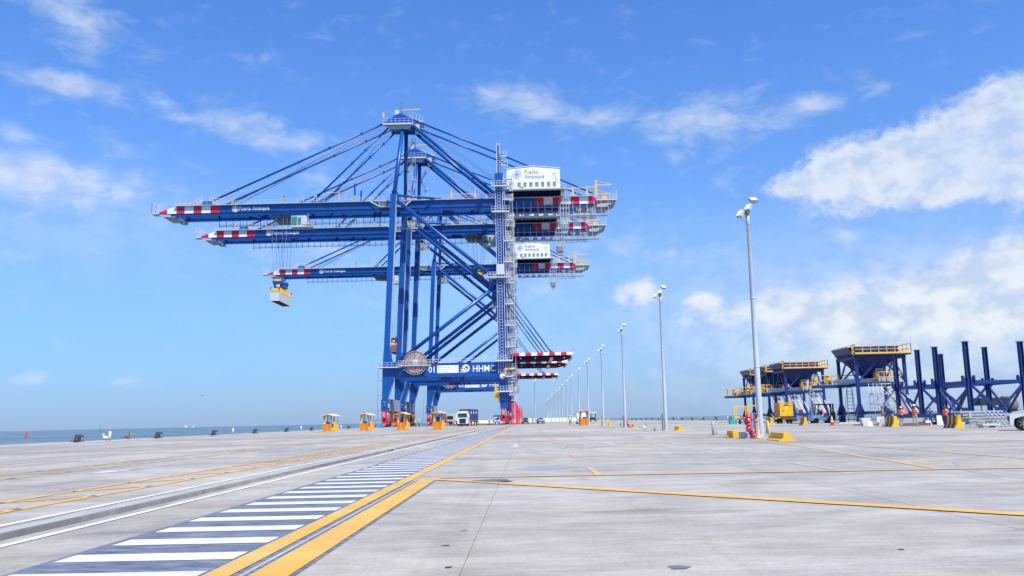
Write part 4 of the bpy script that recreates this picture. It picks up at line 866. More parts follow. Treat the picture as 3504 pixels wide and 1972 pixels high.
# ------------------------------------------------------------------ floodlight masts
def make_mast(h=11.2):
    t = thing('light_mast', 'x', 'light mast', (0, 0, 0), 0, 'floodlight masts in a row along the right lane')
    q = MB().lathe([(.155, 0), (.152, .05), (.138, 3.4), (.132, 3.42), (.115, 6.8), (.118, 6.82), (.085, h - .7), (.10, h - .68), (.10, h - .1)], (0, 0, 0), 12)
    for z in (3.4, 6.8): q.lathe([(.152 - .009 * z * .3, z - .03), (.16 - .009 * z * .3, z + .03)], (0, 0, 0), 12)
    q.build('pole', MASTG, t)
    q = MB().lathe([(.34, .0), (.34, .03), (.24, .05), (.2, .12)], (0, 0, 0), 10)
    for i in range(6): a = i * math.pi / 3; q.box(.27 * math.cos(a) - .02, .27 * math.cos(a) + .02, .27 * math.sin(a) - .02, .27 * math.sin(a) + .02, .02, .12)
    q.build('base_plate', GREYM, t)
    q = MB().bar((-.45, 0, h - .25), (.25, 0, h + .1), .08).bar((.1, 0, h - .1), (.25, 0, h + .35), .07).bar((0, -.25, h - .1), (0, .3, h - .1), .07).tube((-.3, 0, h - .35), (-.1, 0, h - .6), .012, 4)
    q.build('bracket', GREYM, t)
    for x, y, z, sx, sz, tx, ty in ((.30, -.1, h + .55, .36, .34, -52, 10), (.02, -.2, h + .14, .32, .36, -35, -55), (-.38, -.15, h - .16, .32, .38, -35, -55), (-.22, .2, h - .02, .28, .3, 35, 20)):
        lm = MB().box(-sx / 2, sx / 2, -.07, .07, -sz / 2, sz / 2).box(-sx * .3, sx * .3, .07, .15, -sz * .3, sz * .3).build('floodlight', GREYP, t, loc=(x, y, z)); lm.rotation_euler = (rad(tx), 0, rad(ty))
        MB().box(-sx / 2 + .01, sx / 2 - .01, -.078, -.071, -sz / 2 + .01, sz / 2 - .01).build('lens', LAMPG, lm)
    return t
mast0 = make_mast()
for n in range(16):
    y = 43.3 + 29.3 * n
    lab = ('tall grey floodlight mast beside the red hydrant, tallest in the picture' if n == 0 else f'grey floodlight mast, {ORD[n]} from the camera in the row along the right lane')
    if n == 0: mast0.location = (11.3, y, 0); mast0['label'] = lab
    else: copy_tree(mast0, (11.3 + (.08 * math.sin(n * 3)), y, 0), rad(6 * math.sin(n * 2.3)), lab)
lone = copy_tree(mast0, (2.7, 262, 0), 0.4, 'single pale mast rising behind the pickup truck near the crane', None); lone.scale = (1.1, 1.1, 1.1)
if 'group' in lone: del lone['group']
# ------------------------------------------------------------------ barriers
def make_low_barrier():
    q = MB().prism([(-.33, 0), (.33, 0), (.33, .04), (.15, .14), (.13, .34), (-.13, .34), (-.15, .14), (-.33, .04)], 0, 2.0, 'y')
    return tag(q.build('concrete_barrier', YEL2), 'x', 'barrier', 'low yellow barriers at the mast feet')
lb = make_low_barrier()
k_ = 0
for n in range(10):
    y = 43.3 + 29.3 * n
    for dx, dy in (((-.62, -6.2),) if n else ((-.62, -6.2), (-.75, 1.6))):
        c_ = lb if k_ == 0 else lb.copy()
        if k_: C.objects.link(c_)
        c_.location = (11.3 + dx, y + dy, 0) if n == 0 else (11.3 + .75, y - 2.6, 0)
        c_['label'] = ('low yellow concrete barrier right of the nearest mast foot' if (n, dy) == (0, -6.2) else 'low yellow concrete barrier left of the red hydrant' if n == 0 else f'low yellow barrier at the foot of the {ORD[n]} mast from the camera')
        k_ += 1
        if n == 0 and dy == -6.2: c_.location = (10.83, 37.4, 0)
        if n == 0 and dy == 1.6: c_.location = (10.42, 44.8, 0); c_.scale = (1, .62, 1)
def striped_barrier(x, y, lab, n):
    t = thing('jersey_barrier', lab, 'barrier', (x, y, 0), rad(n), 'black and yellow striped barriers at the hopper site')
    pr_ = [(-.29, 0), (.29, 0), (.29, .06), (.15, .28), (.10, .8), (-.10, .8), (-.15, .28), (-.29, .06)]
    q = MB(); cuts = [0, .28, .55, .8, 1.05, 1.3, 1.55]
    for i in range(6): q.prism(pr_, cuts[i], cuts[i + 1] - .0005, 'y', 0 if i % 2 == 0 else 1)
    q.build('barrier_block', [YEL2, DARK], t); return t
for x, y, lab, n in ((27.6, 57.3, 'striped yellow and black barrier nearest the steel frame pile', 2), (27.8, 67.6, 'striped yellow and black barrier beside the standing worker in a white helmet', 4),
                     (28.0, 89.9, 'striped barrier between the yellow generator and the forklift', -3), (29.2, 106.6, 'striped barrier left of the yellow generator, right of the mast', 3), (28.3, 113.7, 'partly hidden striped barrier behind the red hydrant', 0)):
    striped_barrier(x, y, lab, n)
# ------------------------------------------------------------------ hydrants, posts
def make_hydrant():
    t = thing('fire_hydrant', 'x', 'hydrant', (0, 0, 0), 0, 'red hydrants along the masts')
    MB().lathe([(.10, .42), (.15, .44), (.15, .5), (.105, .52), (.105, .62), (.15, .64), (.15, .68), (.10, .70), (.10, .84), (.135, .87), (.135, .95), (.12, .98), (.155, 1.0), (.155, 1.03), (.12, 1.08), (.07, 1.14), (.04, 1.16), (.04, 1.22), (.015, 1.23)], (0, 0, 0), 14).build('barrel', HYD, t)
    MB().lathe([(.06, -.22), (.075, -.22), (.075, -.17), (.055, -.16), (.055, .16), (.075, .17), (.075, .22), (.06, .22)], (0, 0, .90), 10, 'x').lathe([(.085, -.19), (.085, -.1)], (0, 0, .88), 12, 'y').build('outlet_cap', HYD, t)
    MB().lathe([(.045, -.2), (.05, -.19)], (0, 0, .90), 10, 'y').build('outlet_face', LAMPG, t)
    q = MB().tube((.02, 0, .42), (.12, 0, .30), .12, 12).tube((.10, 0, .32), (.20, -.02, .20), .145, 12).lathe([(.19, -.04), (.19, .04)], (.05, 0, .36), 12, 'z')
    q.tube((.2, -.02, .22), (.24, -.02, .02), .17, 12, .15).lathe([(.2, 0), (.2, .04)], (.24, -.02, 0), 12, 'z')
    q.build('valve_body', HYDD, t)
    q = MB()
    for i in range(8): a = i * .785; q.box(.24 + .18 * math.cos(a) - .015, .24 + .18 * math.cos(a) + .015, -.02 + .18 * math.sin(a) - .015, -.02 + .18 * math.sin(a) + .015, .03, .09)
    q.build('flange_bolts', GREYM, t)
    return t
hy = make_hydrant(); hy.location = (10.62, 42.9, 0); hy['label'] = 'red fire hydrant with a bent valve body beside the nearest mast'
copy_tree(hy, (11.6, 103.2, 0), .3, 'smaller red hydrant left of the second pair of masts'); copy_tree(hy, (10.4, 172.5, 0), .5, 'far red hydrant just left of the single yellow cabin on the right')
q = MB().box(10.28, 10.52, 43.2, 43.5, 0, .3).lathe([(.12, -.05), (.15, -.05), (.15, .02), (.12, .02)], (10.46, 43.15, .15), 14, 'y'); tag(q.build('valve_box', CONC2), 'small grey concrete valve box between the low barrier and the hydrant', 'valve box')
q = MB().lathe([(.17, .0), (.17, .05), (.06, .22), (.035, .9), (.045, .92), (.045, .98)], (10.95, 42.4, 0), 10)
tag(q.build('delineator_post', PINK), 'pale orange post with a wide foot between the hydrant and mast', 'post')
q = MB().lathe([(.035, 0), (.032, .8)], (11.52, 42.7, 0), 8); tag(q.build('marker_post', YEL), 'thin yellow marker post just right of the nearest mast', 'post')
t = thing('control_cabinet', 'tall thin grey steel cabinet left of the nearest mast', 'cabinet', (11.03, 43.6, 0))
MB().box(10.95, 11.12, 43.45, 43.75, .45, 1.22).build('cabinet_body', GREYM, t, (11.03, 43.6, 0)); MB().bar((10.98, 43.5, 0), (10.98, 43.5, .45), .03).bar((11.10, 43.5, 0), (11.10, 43.5, .45), .05).build('stand', GREYD, t, (11.03, 43.6, 0))
MB().box(11.13, 11.16, 43.5, 43.6, .75, .82).build('red_label', RED, t, (11.03, 43.6, 0))
sb0 = tag(MB().lathe([(.075, 0), (.075, .74), (.06, .76)], (0, 0, 0), 12).build('steel_bollard', GREYM), 'x', 'bollard', 'grey steel tube bollards between the masts')
for i, (x, y, lab) in enumerate(((10.9, 52.4, 'grey steel bollard standing between the first two masts'), (11.6, 86.9, 'grey steel bollard with a white bag at its foot past the second mast'), (14.2, 52.9, 'grey steel bollard right of the nearest mast'), (14.5, 54.1, 'grey steel bollard of the pair right of the nearest mast, farther one'),
                                 (12.2, 115.8, 'farthest grey steel bollard between hydrant and masts'), (10.95, 51.7, 'thin short pipe beside the bollard between the first two masts'))):
    o = sb0 if i == 0 else sb0.copy()
    if i: C.objects.link(o)
    o.location = (x, y, 0); o['label'] = lab
    if i == 5: o.scale = (.35, .35, .55)
tag(MB().lathe([(.1, 0), (.2, .08), (.17, .22), (.06, .3)], (11.4, 86.6, 0), 9).build('sack', WHITE), 'white sack lying at the foot of a grey bollard', 'sack')
for n in (1, 2, 3):
    y = 43.3 + 29.3 * n
    tag(MB().box(11.02, 11.1, y - .05, y + .25, 0, 1.35).build('cable_guard', GREYD), f'dark narrow guard plate beside the {ORD[n]} mast', 'guard plate')
# ------------------------------------------------------------------ mooring bollards
def make_mooring():
    t = thing('mooring_bollard', 'x', 'mooring bollard', (0, 0, 0), 0, 'mooring bollards along the quay edges')
    MB().box(-.55, .55, -.5, .5, 0, .10).build('bollard_base', DARK, t)
    q = MB().prism([(-.30, .10), (.16, .10), (.12, .42), (.62, .52), (.60, .70), (.1, .80), (-.12, .78), (-.24, .62)], -.26, .26, 'y').prism([(-.20, .12), (.20, .12), (.18, .5), (-.1, .6)], -.38, .38, 'y')
    q.build('bollard_head', MATS.get('bollard_iron') or mat('bollard_iron', (0.09, 0.075, 0.085), 0.45, .2), t); return t
mo = make_mooring()
for i in range(10):
    y = 61.0 + 17.05 * (i + 1); lab = f'dark mooring bollard on the sea edge, {ORD[i]} from the camera'
    if i == 0: mo.location = (-39.5, y, 0.05); mo.scale = (.78,) * 3; mo['label'] = lab
    else: copy_tree(mo, (-39.5, y, .05), 0, lab)
for i in range(16):
    copy_tree(mo, (48.45, 212 + 16.5 * i, .22), math.pi, f'dark mooring bollard on the far right quay edge, {ORD[i]} in the row')
for i, (y, h) in enumerate(((84.3, .85), (119.9, .8), (156.3, .85), (190, .8), (225, .8))):
    tag(MB().lathe([(.12, .15), (.12, h), (.1, h + .02)], (-39.6, y, 0), 10).build('marker_post', WHITE), f'short white post on the sea edge, {ORD[i]} from the camera', 'post', 'white posts on the sea edge')
for i, y in enumerate((215, 247, 285, 330)):
    tag(MB().lathe([(.1, .2), (.1, .95), (.08, .97)], (48.4, y, 0), 8).build('marker_post', WHITE), f'short white post on the right quay edge, {ORD[i]} from the camera', 'post', 'white posts on the right quay edge')
def pelican(x, y, m, lab, hc, rz):
    t = thing('pelican', lab, 'bird', (x, y, 0.05), rz)
    b = MB().lathe([(.01, -.30), (.09, -.24), (.14, -.05), (.15, .08), (.09, .22), (.02, .26)], (0, 0, .26), 10, 'x').tube((.18, 0, .30), (.16, 0, .52), .045, 8, .04).lathe([(.01, -.06), (.055, -.03), (.06, .02), (.02, .08)], (.18, 0, .56), 8, 'x')
    b.build('bird_body', m, t); MB().lathe([(.035, 0), (.03, .12), (.005, .26)], (.24, 0, .54), 6, 'x').build('bill', YEL, t)
    MB().tube((.02, .05, .14), (.02, .05, 0), .012, 5).tube((.02, -.05, .14), (.02, -.05, 0), .012, 5).build('leg', DARK, t)
    MB().lathe([(.058, -.02), (.064, .02), (.03, .05)], (.17, 0, .585), 8, 'z').build('head_cap', hc, t); return t
pelican(-39.75, 83.75, STAINW, 'pelican with a white head standing beside the nearest white post', WHITE, math.pi); pelican(-39.75, 88.4, BROWN, 'brown pelican standing alone on the sea edge', DARK, .4)
q = MB().box(-39.95, -39.7, 84, 88.0, .052, .08); tag(q.build('fender_strip', PATCHB), 'thin blue strip lying on the kerb by the pelicans', 'strip')
# ------------------------------------------------------------------ buoys, ship
def buoy(name, x, y, s_, m, lab):
    t = thing(name, lab, 'buoy', (x, y, -2.6)); 
    MB().lathe([(.9 * s_, -.3 * s_), (1.1 * s_, .3 * s_), (1.0 * s_, .8 * s_), (.4 * s_, 1.0 * s_)], (0, 0, 0), 14).build('float', m, t)
    q = MB()
    for a in (0, 1.57, 3.14, 4.71): q.bar((.55 * s_ * math.cos(a), .55 * s_ * math.sin(a), .9 * s_), (.22 * s_ * math.cos(a), .22 * s_ * math.sin(a), 3.0 * s_), .13 * s_)
    q.lathe([(.3 * s_, 2.0 * s_), (.42 * s_, 2.05 * s_), (.42 * s_, 2.6 * s_), (.3 * s_, 2.7 * s_)], (0, 0, 0), 8).build('cage', m, t); MB().lathe([(.1 * s_, 3.0 * s_), (.12 * s_, 3.5 * s_)], (0, 0, 0), 8).build('lantern', m, t)
buoy('channel_buoy', -275, 487, .95, RED, 'red channel buoy floating at the far left'); buoy('channel_buoy', -640, 1330, 1.5, GREEN, 'tiny green channel buoy near the horizon left of the ship')
buoy('channel_buoy', -168, 720, 1.0, GREEN, 'green channel buoy just left of the first yellow cabin')
t = thing('cargo_ship', 'small pale cargo ship on the horizon', 'ship', (-2050, 5400, -2.6), rad(4))
MB().prism([(-34, 1), (34, 1), (38, 5), (30, 4.2), (-30, 4.2), (-37, 5.4)], -6, 6, 'y').build('hull', PATCHB, t); MB().box(-28, -16, -5, 5, 4.3, 12).box(14, 30, -4, 4, 4.3, 7.5).box(-25, -22, -2, 2, 12, 16).build('superstructure', WHITE, t); MB().bar((8, 0, 4), (8, 0, 13), .8).bar((22, 0, 7), (22, 0, 14), .8).build('mast', GREYM, t)
t = thing('seabird', 'small dark seabird gliding low over the sea left of the cranes', 'bird', (-66, 180, 7.3), .2)
MB().prism([(-.6, .18), (-.3, .3), (0, .12), (.3, .3), (.6, .18), (.3, .24), (0, 0), (-.3, .24)], -.06, .1, 'y').lathe([(.01, -.25), (.07, 0), (.02, .25)], (0, 0, .06), 6, 'y').build('bird_body', GREYD, t)
# ------------------------------------------------------------------ yellow cabins
def make_cabin():
    t = thing('safety_cabin', 'x', 'cabin', (0, 0, 0), 0, 'yellow safety cabins with chevron fronts')
    MB().box(-.62, .62, 0.06, 5.6, .08, .22).box(-.60, .60, .06, .16, .22, 1.12).box(.5, .62, 2.2, 3.4, .22, 1.5).box(-.62, -.5, 2.2, 3.4, .22, 1.5).box(.52, .62, 3.6, 5.6, .22, 1.15).box(-.62, -.52, 3.6, 5.6, .22, 1.15).box(-.62, .62, 5.5, 5.6, .22, 1.15).box(.54, .62, .16, 2.2, .22, .62).box(-.62, -.54, .16, 2.2, .22, .62).box(-.6, -.3, .2, .6, .22, 1.4).build('cabin_body', YEL, t)
    fr = MB().box(-.64, .64, -.01, .055, .02, 1.14).build('chevron_panel', YEL, t)
    w = .115; q = MB()
    for s_ in (-1, 1):
        for i in range(-5, 8):
            z0 = -.05 + i * .19 * 1.0
            pts = [(0.03 * s_, z0 + .55), (.62 * s_, z0 - .04), (.62 * s_, z0 + w - .04), (0.03 * s_, z0 + .55 + w)]
            pts = [(x, min(max(z, .04), 1.12)) for x, z in pts]
            if abs(pts[0][1] - pts[3][1]) + abs(pts[1][1] - pts[2][1]) > .02: q.prism(pts, -.018, -.011, 'y')
    q.build('chevron_stripe', mat('chevron_orange', (0.55, 0.028, 0.006), .5) if 'chevron_orange' not in MATS else MATS['chevron_orange'], fr)
    for x in (-.5, .5):
        MB().box(x - .12, x + .12, .45, .62, 1.1, 2.38).build('post', GREYM, t); MB().box(x - .10, x + .10, 2.6, 2.75, 1.5, 2.38).build('post', GREYM, t)
    q = MB()
    for x in (-.62, .62): q.bar((x * .98, .40, 1.1), (x * .98, .40, 2.36), .06); q.bar((x, 4.6, 1.1), (x, 4.6, 2.36), .05)
    q.build('striped_tube', mat('maroon_stripe', (.25, .02, .03), .5) if 'maroon_stripe' not in MATS else MATS['maroon_stripe'], t)
    MB().prism([(-.98, 2.30), (0, 2.58), (.98, 2.30), (.98, 2.37), (0, 2.68), (-.98, 2.37)], .1, 5.4, 'y').build('canopy', YEL, t)
    MB().prism([(.02, 2.685), (.95, 2.395), (.95, 2.41), (.02, 2.70)], .5, 5.2, 'y').build('canopy_sunlit_slope', WHITE, t)  # white overlay paints the right roof slope as sunlit
    MB().lathe([(.06, 2.66), (.07, 2.8), (.03, 2.86)], (0, .3, 0), 8).build('beacon', RED, t); MB().box(-.42, .42, 1.0, 1.5, .6, 1.05).box(-.42, .42, 1.4, 1.5, 1.05, 1.4).build('seat', mat('seat_blue', (.02, .12, .45), .5), t)
    return t
cb = make_cabin()
for i, (x, y, lab) in enumerate(((-30.6, 136.5, 'leftmost of the four yellow chevron cabins'), (-25.0, 137, 'second yellow chevron cabin from the left, before the blue crane legs'), (-19.1, 135.5, 'third yellow chevron cabin, in front of the red bogies'),
                                 (-13.3, 132.8, 'fourth yellow chevron cabin, in front of the brown container truck'), (9.7, 149, 'yellow chevron cabin standing alone right of the cranes among the masts'))):
    if i == 0: cb.location = (x, y, 0); cb['label'] = lab
    else: copy_tree(cb, (x, y, 0), 0, lab)
# ------------------------------------------------------------------ cones
cn = thing('traffic_cone', 'x', 'cone', (0, 0, 0), 0, 'orange traffic cones')
MB().box(-.2, .2, -.2, .2, 0, .04).lathe([(.15, .04), (.03, .72)], (0, 0, 0), 10).build('cone_body', ORNG, cn); MB().lathe([(.121, .24), (.093, .38)], (0, 0, 0), 10).lathe([(.082, .46), (.06, .56)], (0, 0, 0), 10).build('reflective_band', WHITE, cn)
for i, (x, y, s_, lab) in enumerate(((28.1, 82.5, 1.25, 'tall orange and white cone in front of the forklift'), (-21.7, 239, 1.3, 'leftmost cone of the pair behind the fourth cabin'), (-20.9, 238, 1.3, 'right cone of the pair behind the fourth cabin'), (-19.5, 240, 1.2, 'cone at the feet of the orange clad worker'),
                                     (-13.0, 205, 1.25, 'cone at the right front corner of the blue truck'), (-11.9, 208, 1.25, 'cone beside the middle wheels of the blue truck'), (-10.2, 225, 1.1, 'lone cone between the blue truck and the pair of workers'), (-7.9, 216, 1.1, 'cone by the feet of the worker in red'),
                                     (-7.2, 214, 1.15, 'cone just left of the red landside bogie'), (10.2, 166, 1.4, 'cone behind the lone right cabin'), (-36.0, 205, 1.1, 'cone in front of the seaside bogies'), (10.5, 73.5, .5, 'small orange cone left of the second hydrant'))):
    if i == 0: cn.location = (x, y, 0); cn['label'] = lab; cn.scale = (s_,) * 3; c_ = cn
    else: c_ = copy_tree(cn, (x, y, 0), 0, lab); c_.scale = (s_,) * 3
for i, x in enumerate((-7.4,)):
    tag(MB().lathe([(.28, 0), (.3, .1), (.3, .85), (.27, .9)], (x, 222, 0), 12).build('blue_drum', mat('drum_blue', (.01, .2, .65), .4)), 'blue drum beside the red landside bogie', 'drum')
    tag(MB().lathe([(.28, 0), (.3, .1), (.3, .85), (.27, .9)], (-35.6, 219.5, 0), 12).build('blue_drum', MATS['drum_blue']), 'blue drum beside the seaside bogie', 'drum')
# ------------------------------------------------------------------ vehicles
def wheel(parent, x, y, r, w, rim=True, name='wheel'):
    wv = MB().lathe([(r * .6, -w / 2), (r * .95, -w / 2), (r, -w * .35), (r, w * .35), (r * .95, w / 2), (r * .6, w / 2)], (x, y, r), 18, 'x').build(name, BLACK, parent)
    q = MB()
    for s_ in (-1, 1):
        q.lathe([(r * .58, s_ * w * .5), (r * .60, s_ * w * .52), (r * .2, s_ * w * .40), (.02, s_ * w * .44)], (x, y, r), 12, 'x')
    q.build('rim', GREYM, wv)
def truck(lab, loc, rz, load):
    t = thing('container_truck', lab, 'truck', loc, rz)
    cab = MB().prism([(0, .55), (.0, 1.75), (.12, 3.0), (.45, 3.25), (2.1, 3.3), (2.1, .7), (1.5, .7), (1.45, .5), (.4, .5)], -1.22, 1.22, 'x').box(-1.0, 1.0, .5, 2.1, 3.3, 3.45).build('cab', CARW, t)
    MB().prism([(-1.10, 1.98), (1.10, 1.98), (1.02, 2.95), (-1.02, 2.95)], -.02, .10, 'y').build('windscreen', GLASS, cab)
    g_ = MB()
    for i in range(6): g_.box(-.85 + .03 * i, .85 - .03 * i, -.05, .005, 1.62 - .16 * i, 1.72 - .16 * i)
    g_.box(-.75, .75, -.01, .004, .62, 1.72).build('grille', DARK, cab)
    MB().box(-1.2, -.82, -.03, .005, .62, .92).box(.82, 1.2, -.03, .005, .62, .92).build('headlight', LAMPG, cab)
    MB().box(-1.22, 1.22, -.04, .3, .18, .5).build('bumper', DARK, cab)
    MB().box(-1.0, 1.0, -.2, .0, 2.95, 3.0).box(-1.55, -1.3, .2, .3, 1.9, 2.7).box(1.3, 1.55, .2, .3, 1.9, 2.7).bar((-1.2, .25, 2.6), (-1.4, .25, 2.6), .06).bar((1.2, .25, 2.6), (1.4, .25, 2.6), .06).build('mirror', WHITE, cab)
    MB().lathe([(.08, 3.45), (.06, 3.6)], (.0, .9, 0), 8).build('beacon', RED, cab)
    MB().box(-.45, .45, 1.6, 15.5, .95, 1.25).box(-1.2, 1.2, 15.2, 15.5, 1.0, 1.25).box(1.0, 1.2, 2.2, 3.4, .6, 1.1).build('chassis', DARK, t)
    MB().box(1.0, 1.22, 2.3, 2.9, .95, 1.45).build('side_tank', YEL, t)
    for y in (1.2, 4.2, 5.4, 11.4, 12.7, 14.0):
        for x in (-1.02, 1.02): wheel(t, x, y, .5, .34)
    if load:
        m_, l2 = load; container('shipping_container', l2, m_, (loc[0] - math.sin(rz) * 2.6, loc[1] + math.cos(rz) * 2.6, 1.3), rz, None, 12.6, logos=(2.0, 5.6, 9.2) if m_ is CONB else None)
    return t
truck('white cab truck facing the camera, carrying the dark blue container', (-14.75, 206, 0), rad(-6), (CONB, 'dark blue container with pale logos on the white truck'))
truck('white cab truck half hidden behind the fourth yellow cabin', (-31.1, 318, 0), rad(-6), (BRCON, 'brown container on the truck behind the fourth yellow cabin'))
t = thing('tipper_truck', 'grey tipper trailer truck parked behind the brown container', 'truck', (-27.8, 325, 0), rad(-7))
MB().prism([(-1.25, 1.2), (1.25, 1.2), (1.35, 4.0), (-1.35, 4.0)], 0, 9.5, 'y').build('tipper_body', LGREY, t); MB().box(-1.1, 1.1, -.06, -.002, 1.9, 3.1).build('dark_flap', DARK, t); MB().box(-.5, .5, 0, 12, .8, 1.19).build('chassis', DARK, t)
for y in (1, 2.3, 6.5, 8):
    for x in (-1.05, 1.05): wheel(t, x, y, .5, .34)
t = thing('box_van', 'small white box truck behind the landside bogie of crane 01', 'van', (-10.2, 311, 0), 0)
MB().box(-1.35, 1.35, 1.9, 6.0, .8, 3.1).build('cargo_box', LGREY, t); cab = MB().prism([(0, .4), (-.05, 1.3), (.5, 2.3), (1.85, 2.35), (1.85, .4)], -.95, .95, 'x').build('cab', CARW, t); MB().prism([(-.8, 1.4), (.8, 1.4), (.75, 2.0), (-.75, 2.0)], -.02, .35, 'y').build('windscreen', GLASS, cab)
MB().box(-.7, .7, -.08, .0, .5, .75).build('grille', DARK, cab)
for y in (.9, 4.8):
    for x in (-.85, .85): wheel(t, x, y, .36, .22)
def pickup(lab, loc, rz, m_, back=False):
    t = thing('pickup_truck', lab, 'pickup', loc, rz)
    b = MB().prism([(0, .42), (-.05, .8), (.1, 1.08), (1.35, 1.18), (5.2, 1.15), (5.25, .5), (4.6, .42), (4.5, .7), (3.8, .8), (3.6, .42), (1.5, .42), (1.3, .8), (.65, .75), (.5, .42)], -.92, .92, 'x')
    b.prism([(1.3, 1.15), (2.0, 1.74), (3.3, 1.78), (3.75, 1.15)], -.78, .78, 'x')
    b = b.build('body', m_, t)
    MB().prism([(-.72, 1.22), (.72, 1.22), (.66, 1.70), (-.66, 1.70)], 1.25, 1.95, 'y').build('windscreen', GLASS, b) if False else MB().add([(-.74, 1.33, 1.20), (.74, 1.33, 1.20), (.66, 1.93, 1.71), (-.66, 1.93, 1.71)], [(0, 1, 2, 3)]).build('windscreen', GLASS, b)
    MB().add([(-.7, 3.74, 1.2), (.7, 3.74, 1.2), (.66, 3.40, 1.72), (-.66, 3.40, 1.72)], [(0, 1, 2, 3)]).build('rear_window', GLASS, b)
    for s_ in (-1, 1): MB().prism([(1.6, 1.22), (2.1, 1.66), (3.2, 1.68), (3.5, 1.22)], s_ * .781, s_ * .79, 'x').build('side_window', GLASS, b)
    MB().box(-.55, .55, -.09, -.03, .68, .98).build('grille', DARK, b); MB().box(-.86, -.58, -.07, .1, .78, .98).box(.58, .86, -.07, .1, .78, .98).build('headlight', LAMPG, b); MB().box(-.9, .9, -.12, -.04, .36, .58).box(-.9, .9, 5.2, 5.36, .4, .6).build('bumper', DARK, b)
    MB().box(-.9, -.74, 5.22, 5.28, .7, 1.05).box(.74, .9, 5.22, 5.28, .7, 1.05).build('tail_light', RED, b); MB().box(-.25, .25, -.13, -.122, .45, .56).build('number_plate', YEL, b)
    for s_ in (-1, 1): MB().box(s_ * .8, s_ * 1.08, 1.65, 1.8, 1.15, 1.32).build('wing_mirror', m_, b)
    for y in (.98, 4.2):
        for x in (-.82, .82): wheel(t, x, y, .38, .25)
    return t
pickup('slate blue pickup facing the camera, right of the red stair', (-.3, 262, 0), 0, SLATE)
pickup('silver blue pickup seen from behind near the lone mast', (3.9, 268, 0), math.pi + .12, SILV)
# white suv cut by the right edge
t = thing('white_suv', 'white SUV with a lime stripe cut off by the right edge', 'car', (27.5, 46.8, 0), rad(-25))
def suvb():
    # side profile along local x: nose at -2.35
    lo = [(-2.08, .32), (-2.14, .55), (-2.08, .85), (-1.9, .98), (-1.05, 1.08), (-.35, 1.62), (.2, 1.72), (1.6, 1.70), (2.15, 1.2), (2.3, .9), (2.32, .35), (1.95, .32), (1.85, .62), (1.4, .74), (1.0, .62), (.9, .32), (-.95, .32), (-1.05, .62), (-1.5, .76), (-1.93, .62), (-1.96, .32)]
    return MB().prism(lo, -.90, .90, 'y')
b = suvb().build('body', CARW, t)
for s_ in (-1, 1):
    MB().prism([(-.9, 1.10), (-.32, 1.55), (.2, 1.63), (1.5, 1.60), (1.85, 1.15)], s_ * .901, s_ * .907, 'y').build('side_window', GLASS, b)
    MB().prism([(-1.95, .90), (-1.0, 1.0), (1.9, 1.02), (1.9, 1.09), (-1.0, 1.07), (-1.85, .96)], s_ * .902, s_ * .909, 'y').build('lime_band', LIME, b)
MB().add([(-1.06, -.8, 1.09), (-1.06, .8, 1.09), (-.38, .74, 1.61), (-.38, -.74, 1.61)], [(0, 1, 2, 3)]).build('windscreen', GLASS, b)
MB().box(-2.17, -2.1, -.5, .5, .5, .75).build('grille', DARK, b); MB().box(-2.13, -1.9, -.86, -.55, .72, .88).box(-2.13, -1.9, .55, .86, .72, .88).build('headlight', LAMPG, b)
MB().box(-.98, -.75, -1.08, -.9, 1.05, 1.2).build('wing_mirror', CARW, b)
for x in (-1.5, 1.42):
    for y in (-.80, .80):
        wv = MB().lathe([(.22, -.11), (.345, -.11), (.36, -.08), (.36, .08), (.345, .11), (.22, .11)], (x, y, .36), 24, 'y').build('wheel', BLACK, t)
        q = MB()
        for k2 in range(7):
            a = k2 * 2 * math.pi / 7; q.bar((x + .04 * math.cos(a), y - .11, .36 + .04 * math.sin(a)), (x + .23 * math.cos(a), y - .112, .36 + .23 * math.sin(a)), .05, .03)
        q.lathe([(.05, -.12), (.06, -.10)], (x, y, .36), 10, 'y').build('rim_spokes', GREYM, wv); MB().lathe([(.05, -.03), (.24, -.05), (.24, .05)], (x, y, .36), 16, 'y').build('brake_disc', GREYD, wv)
# generator trailer
gx, gy = 31.6, 108.6
t = thing('generator_trailer', 'yellow box generator on a wheeled trailer marked C-5', 'generator', (gx, gy, 0)); t.scale = (.76, .6, .93)
g_ = MB().box(-1.05, 1.05, 0, 4.2, .95, 2.65).box(-1.09, 1.09, -.03, 4.23, 2.62, 2.70).build('enclosure', YEL, t)
MB().box(-1.075, -1.055, .25, 4.0, 1.0, 2.5).build('side_panel', WOOD, g_)
MB().box(-.55, .9, -.045, -.002, 2.28, 2.31).box(-.62, -.42, -.03, -.002, 1.6, 1.7).box(.8, .95, -.03, -.002, 1.15, 1.2).build('trim', DARK, g_)
text('marking', 'C-5', .36, DARK, g_, (-.28, -.035, 2.34), .005, .012)
MB().box(-.1, .2, -.02, -.001, 1.98, 2.2).build('notice', WHITE, g_)
for x in (-.5, .35): MB().box(x, x + .32, -.025, -.002, 1.15, 1.45).build('warning_label', LIME, g_)
MB().box(-1.0, 1.0, -.1, 4.4, .74, .95).box(-.5, .5, .2, 4, .5, .74).build('chassis', DARK, t)
q = MB()
for i in range(6): q.box(-.65 + i * .28, -.52 + i * .28, -.14, -.101, .60, .68)
q.box(-.8, .9, -.13, -.10, .52, .56).build('tail_light', RED, t)
for x in (-.78, .78):
    for y in (.7, 2.9): wheel(t, x, y, .36, .32)
MB().bar((-1.0, .2, .9), (-1.9, -.3, .6), .08).bar((-1.9, -.3, .6), (-2.5, 0, 1.3), .08).build('tow_bar', YEL, t)
t = thing('telehandler', 'yellow lifting machine partly hidden behind the nearest mast', 'lift machine', (27.6, 112.5, 0))
q = MB()
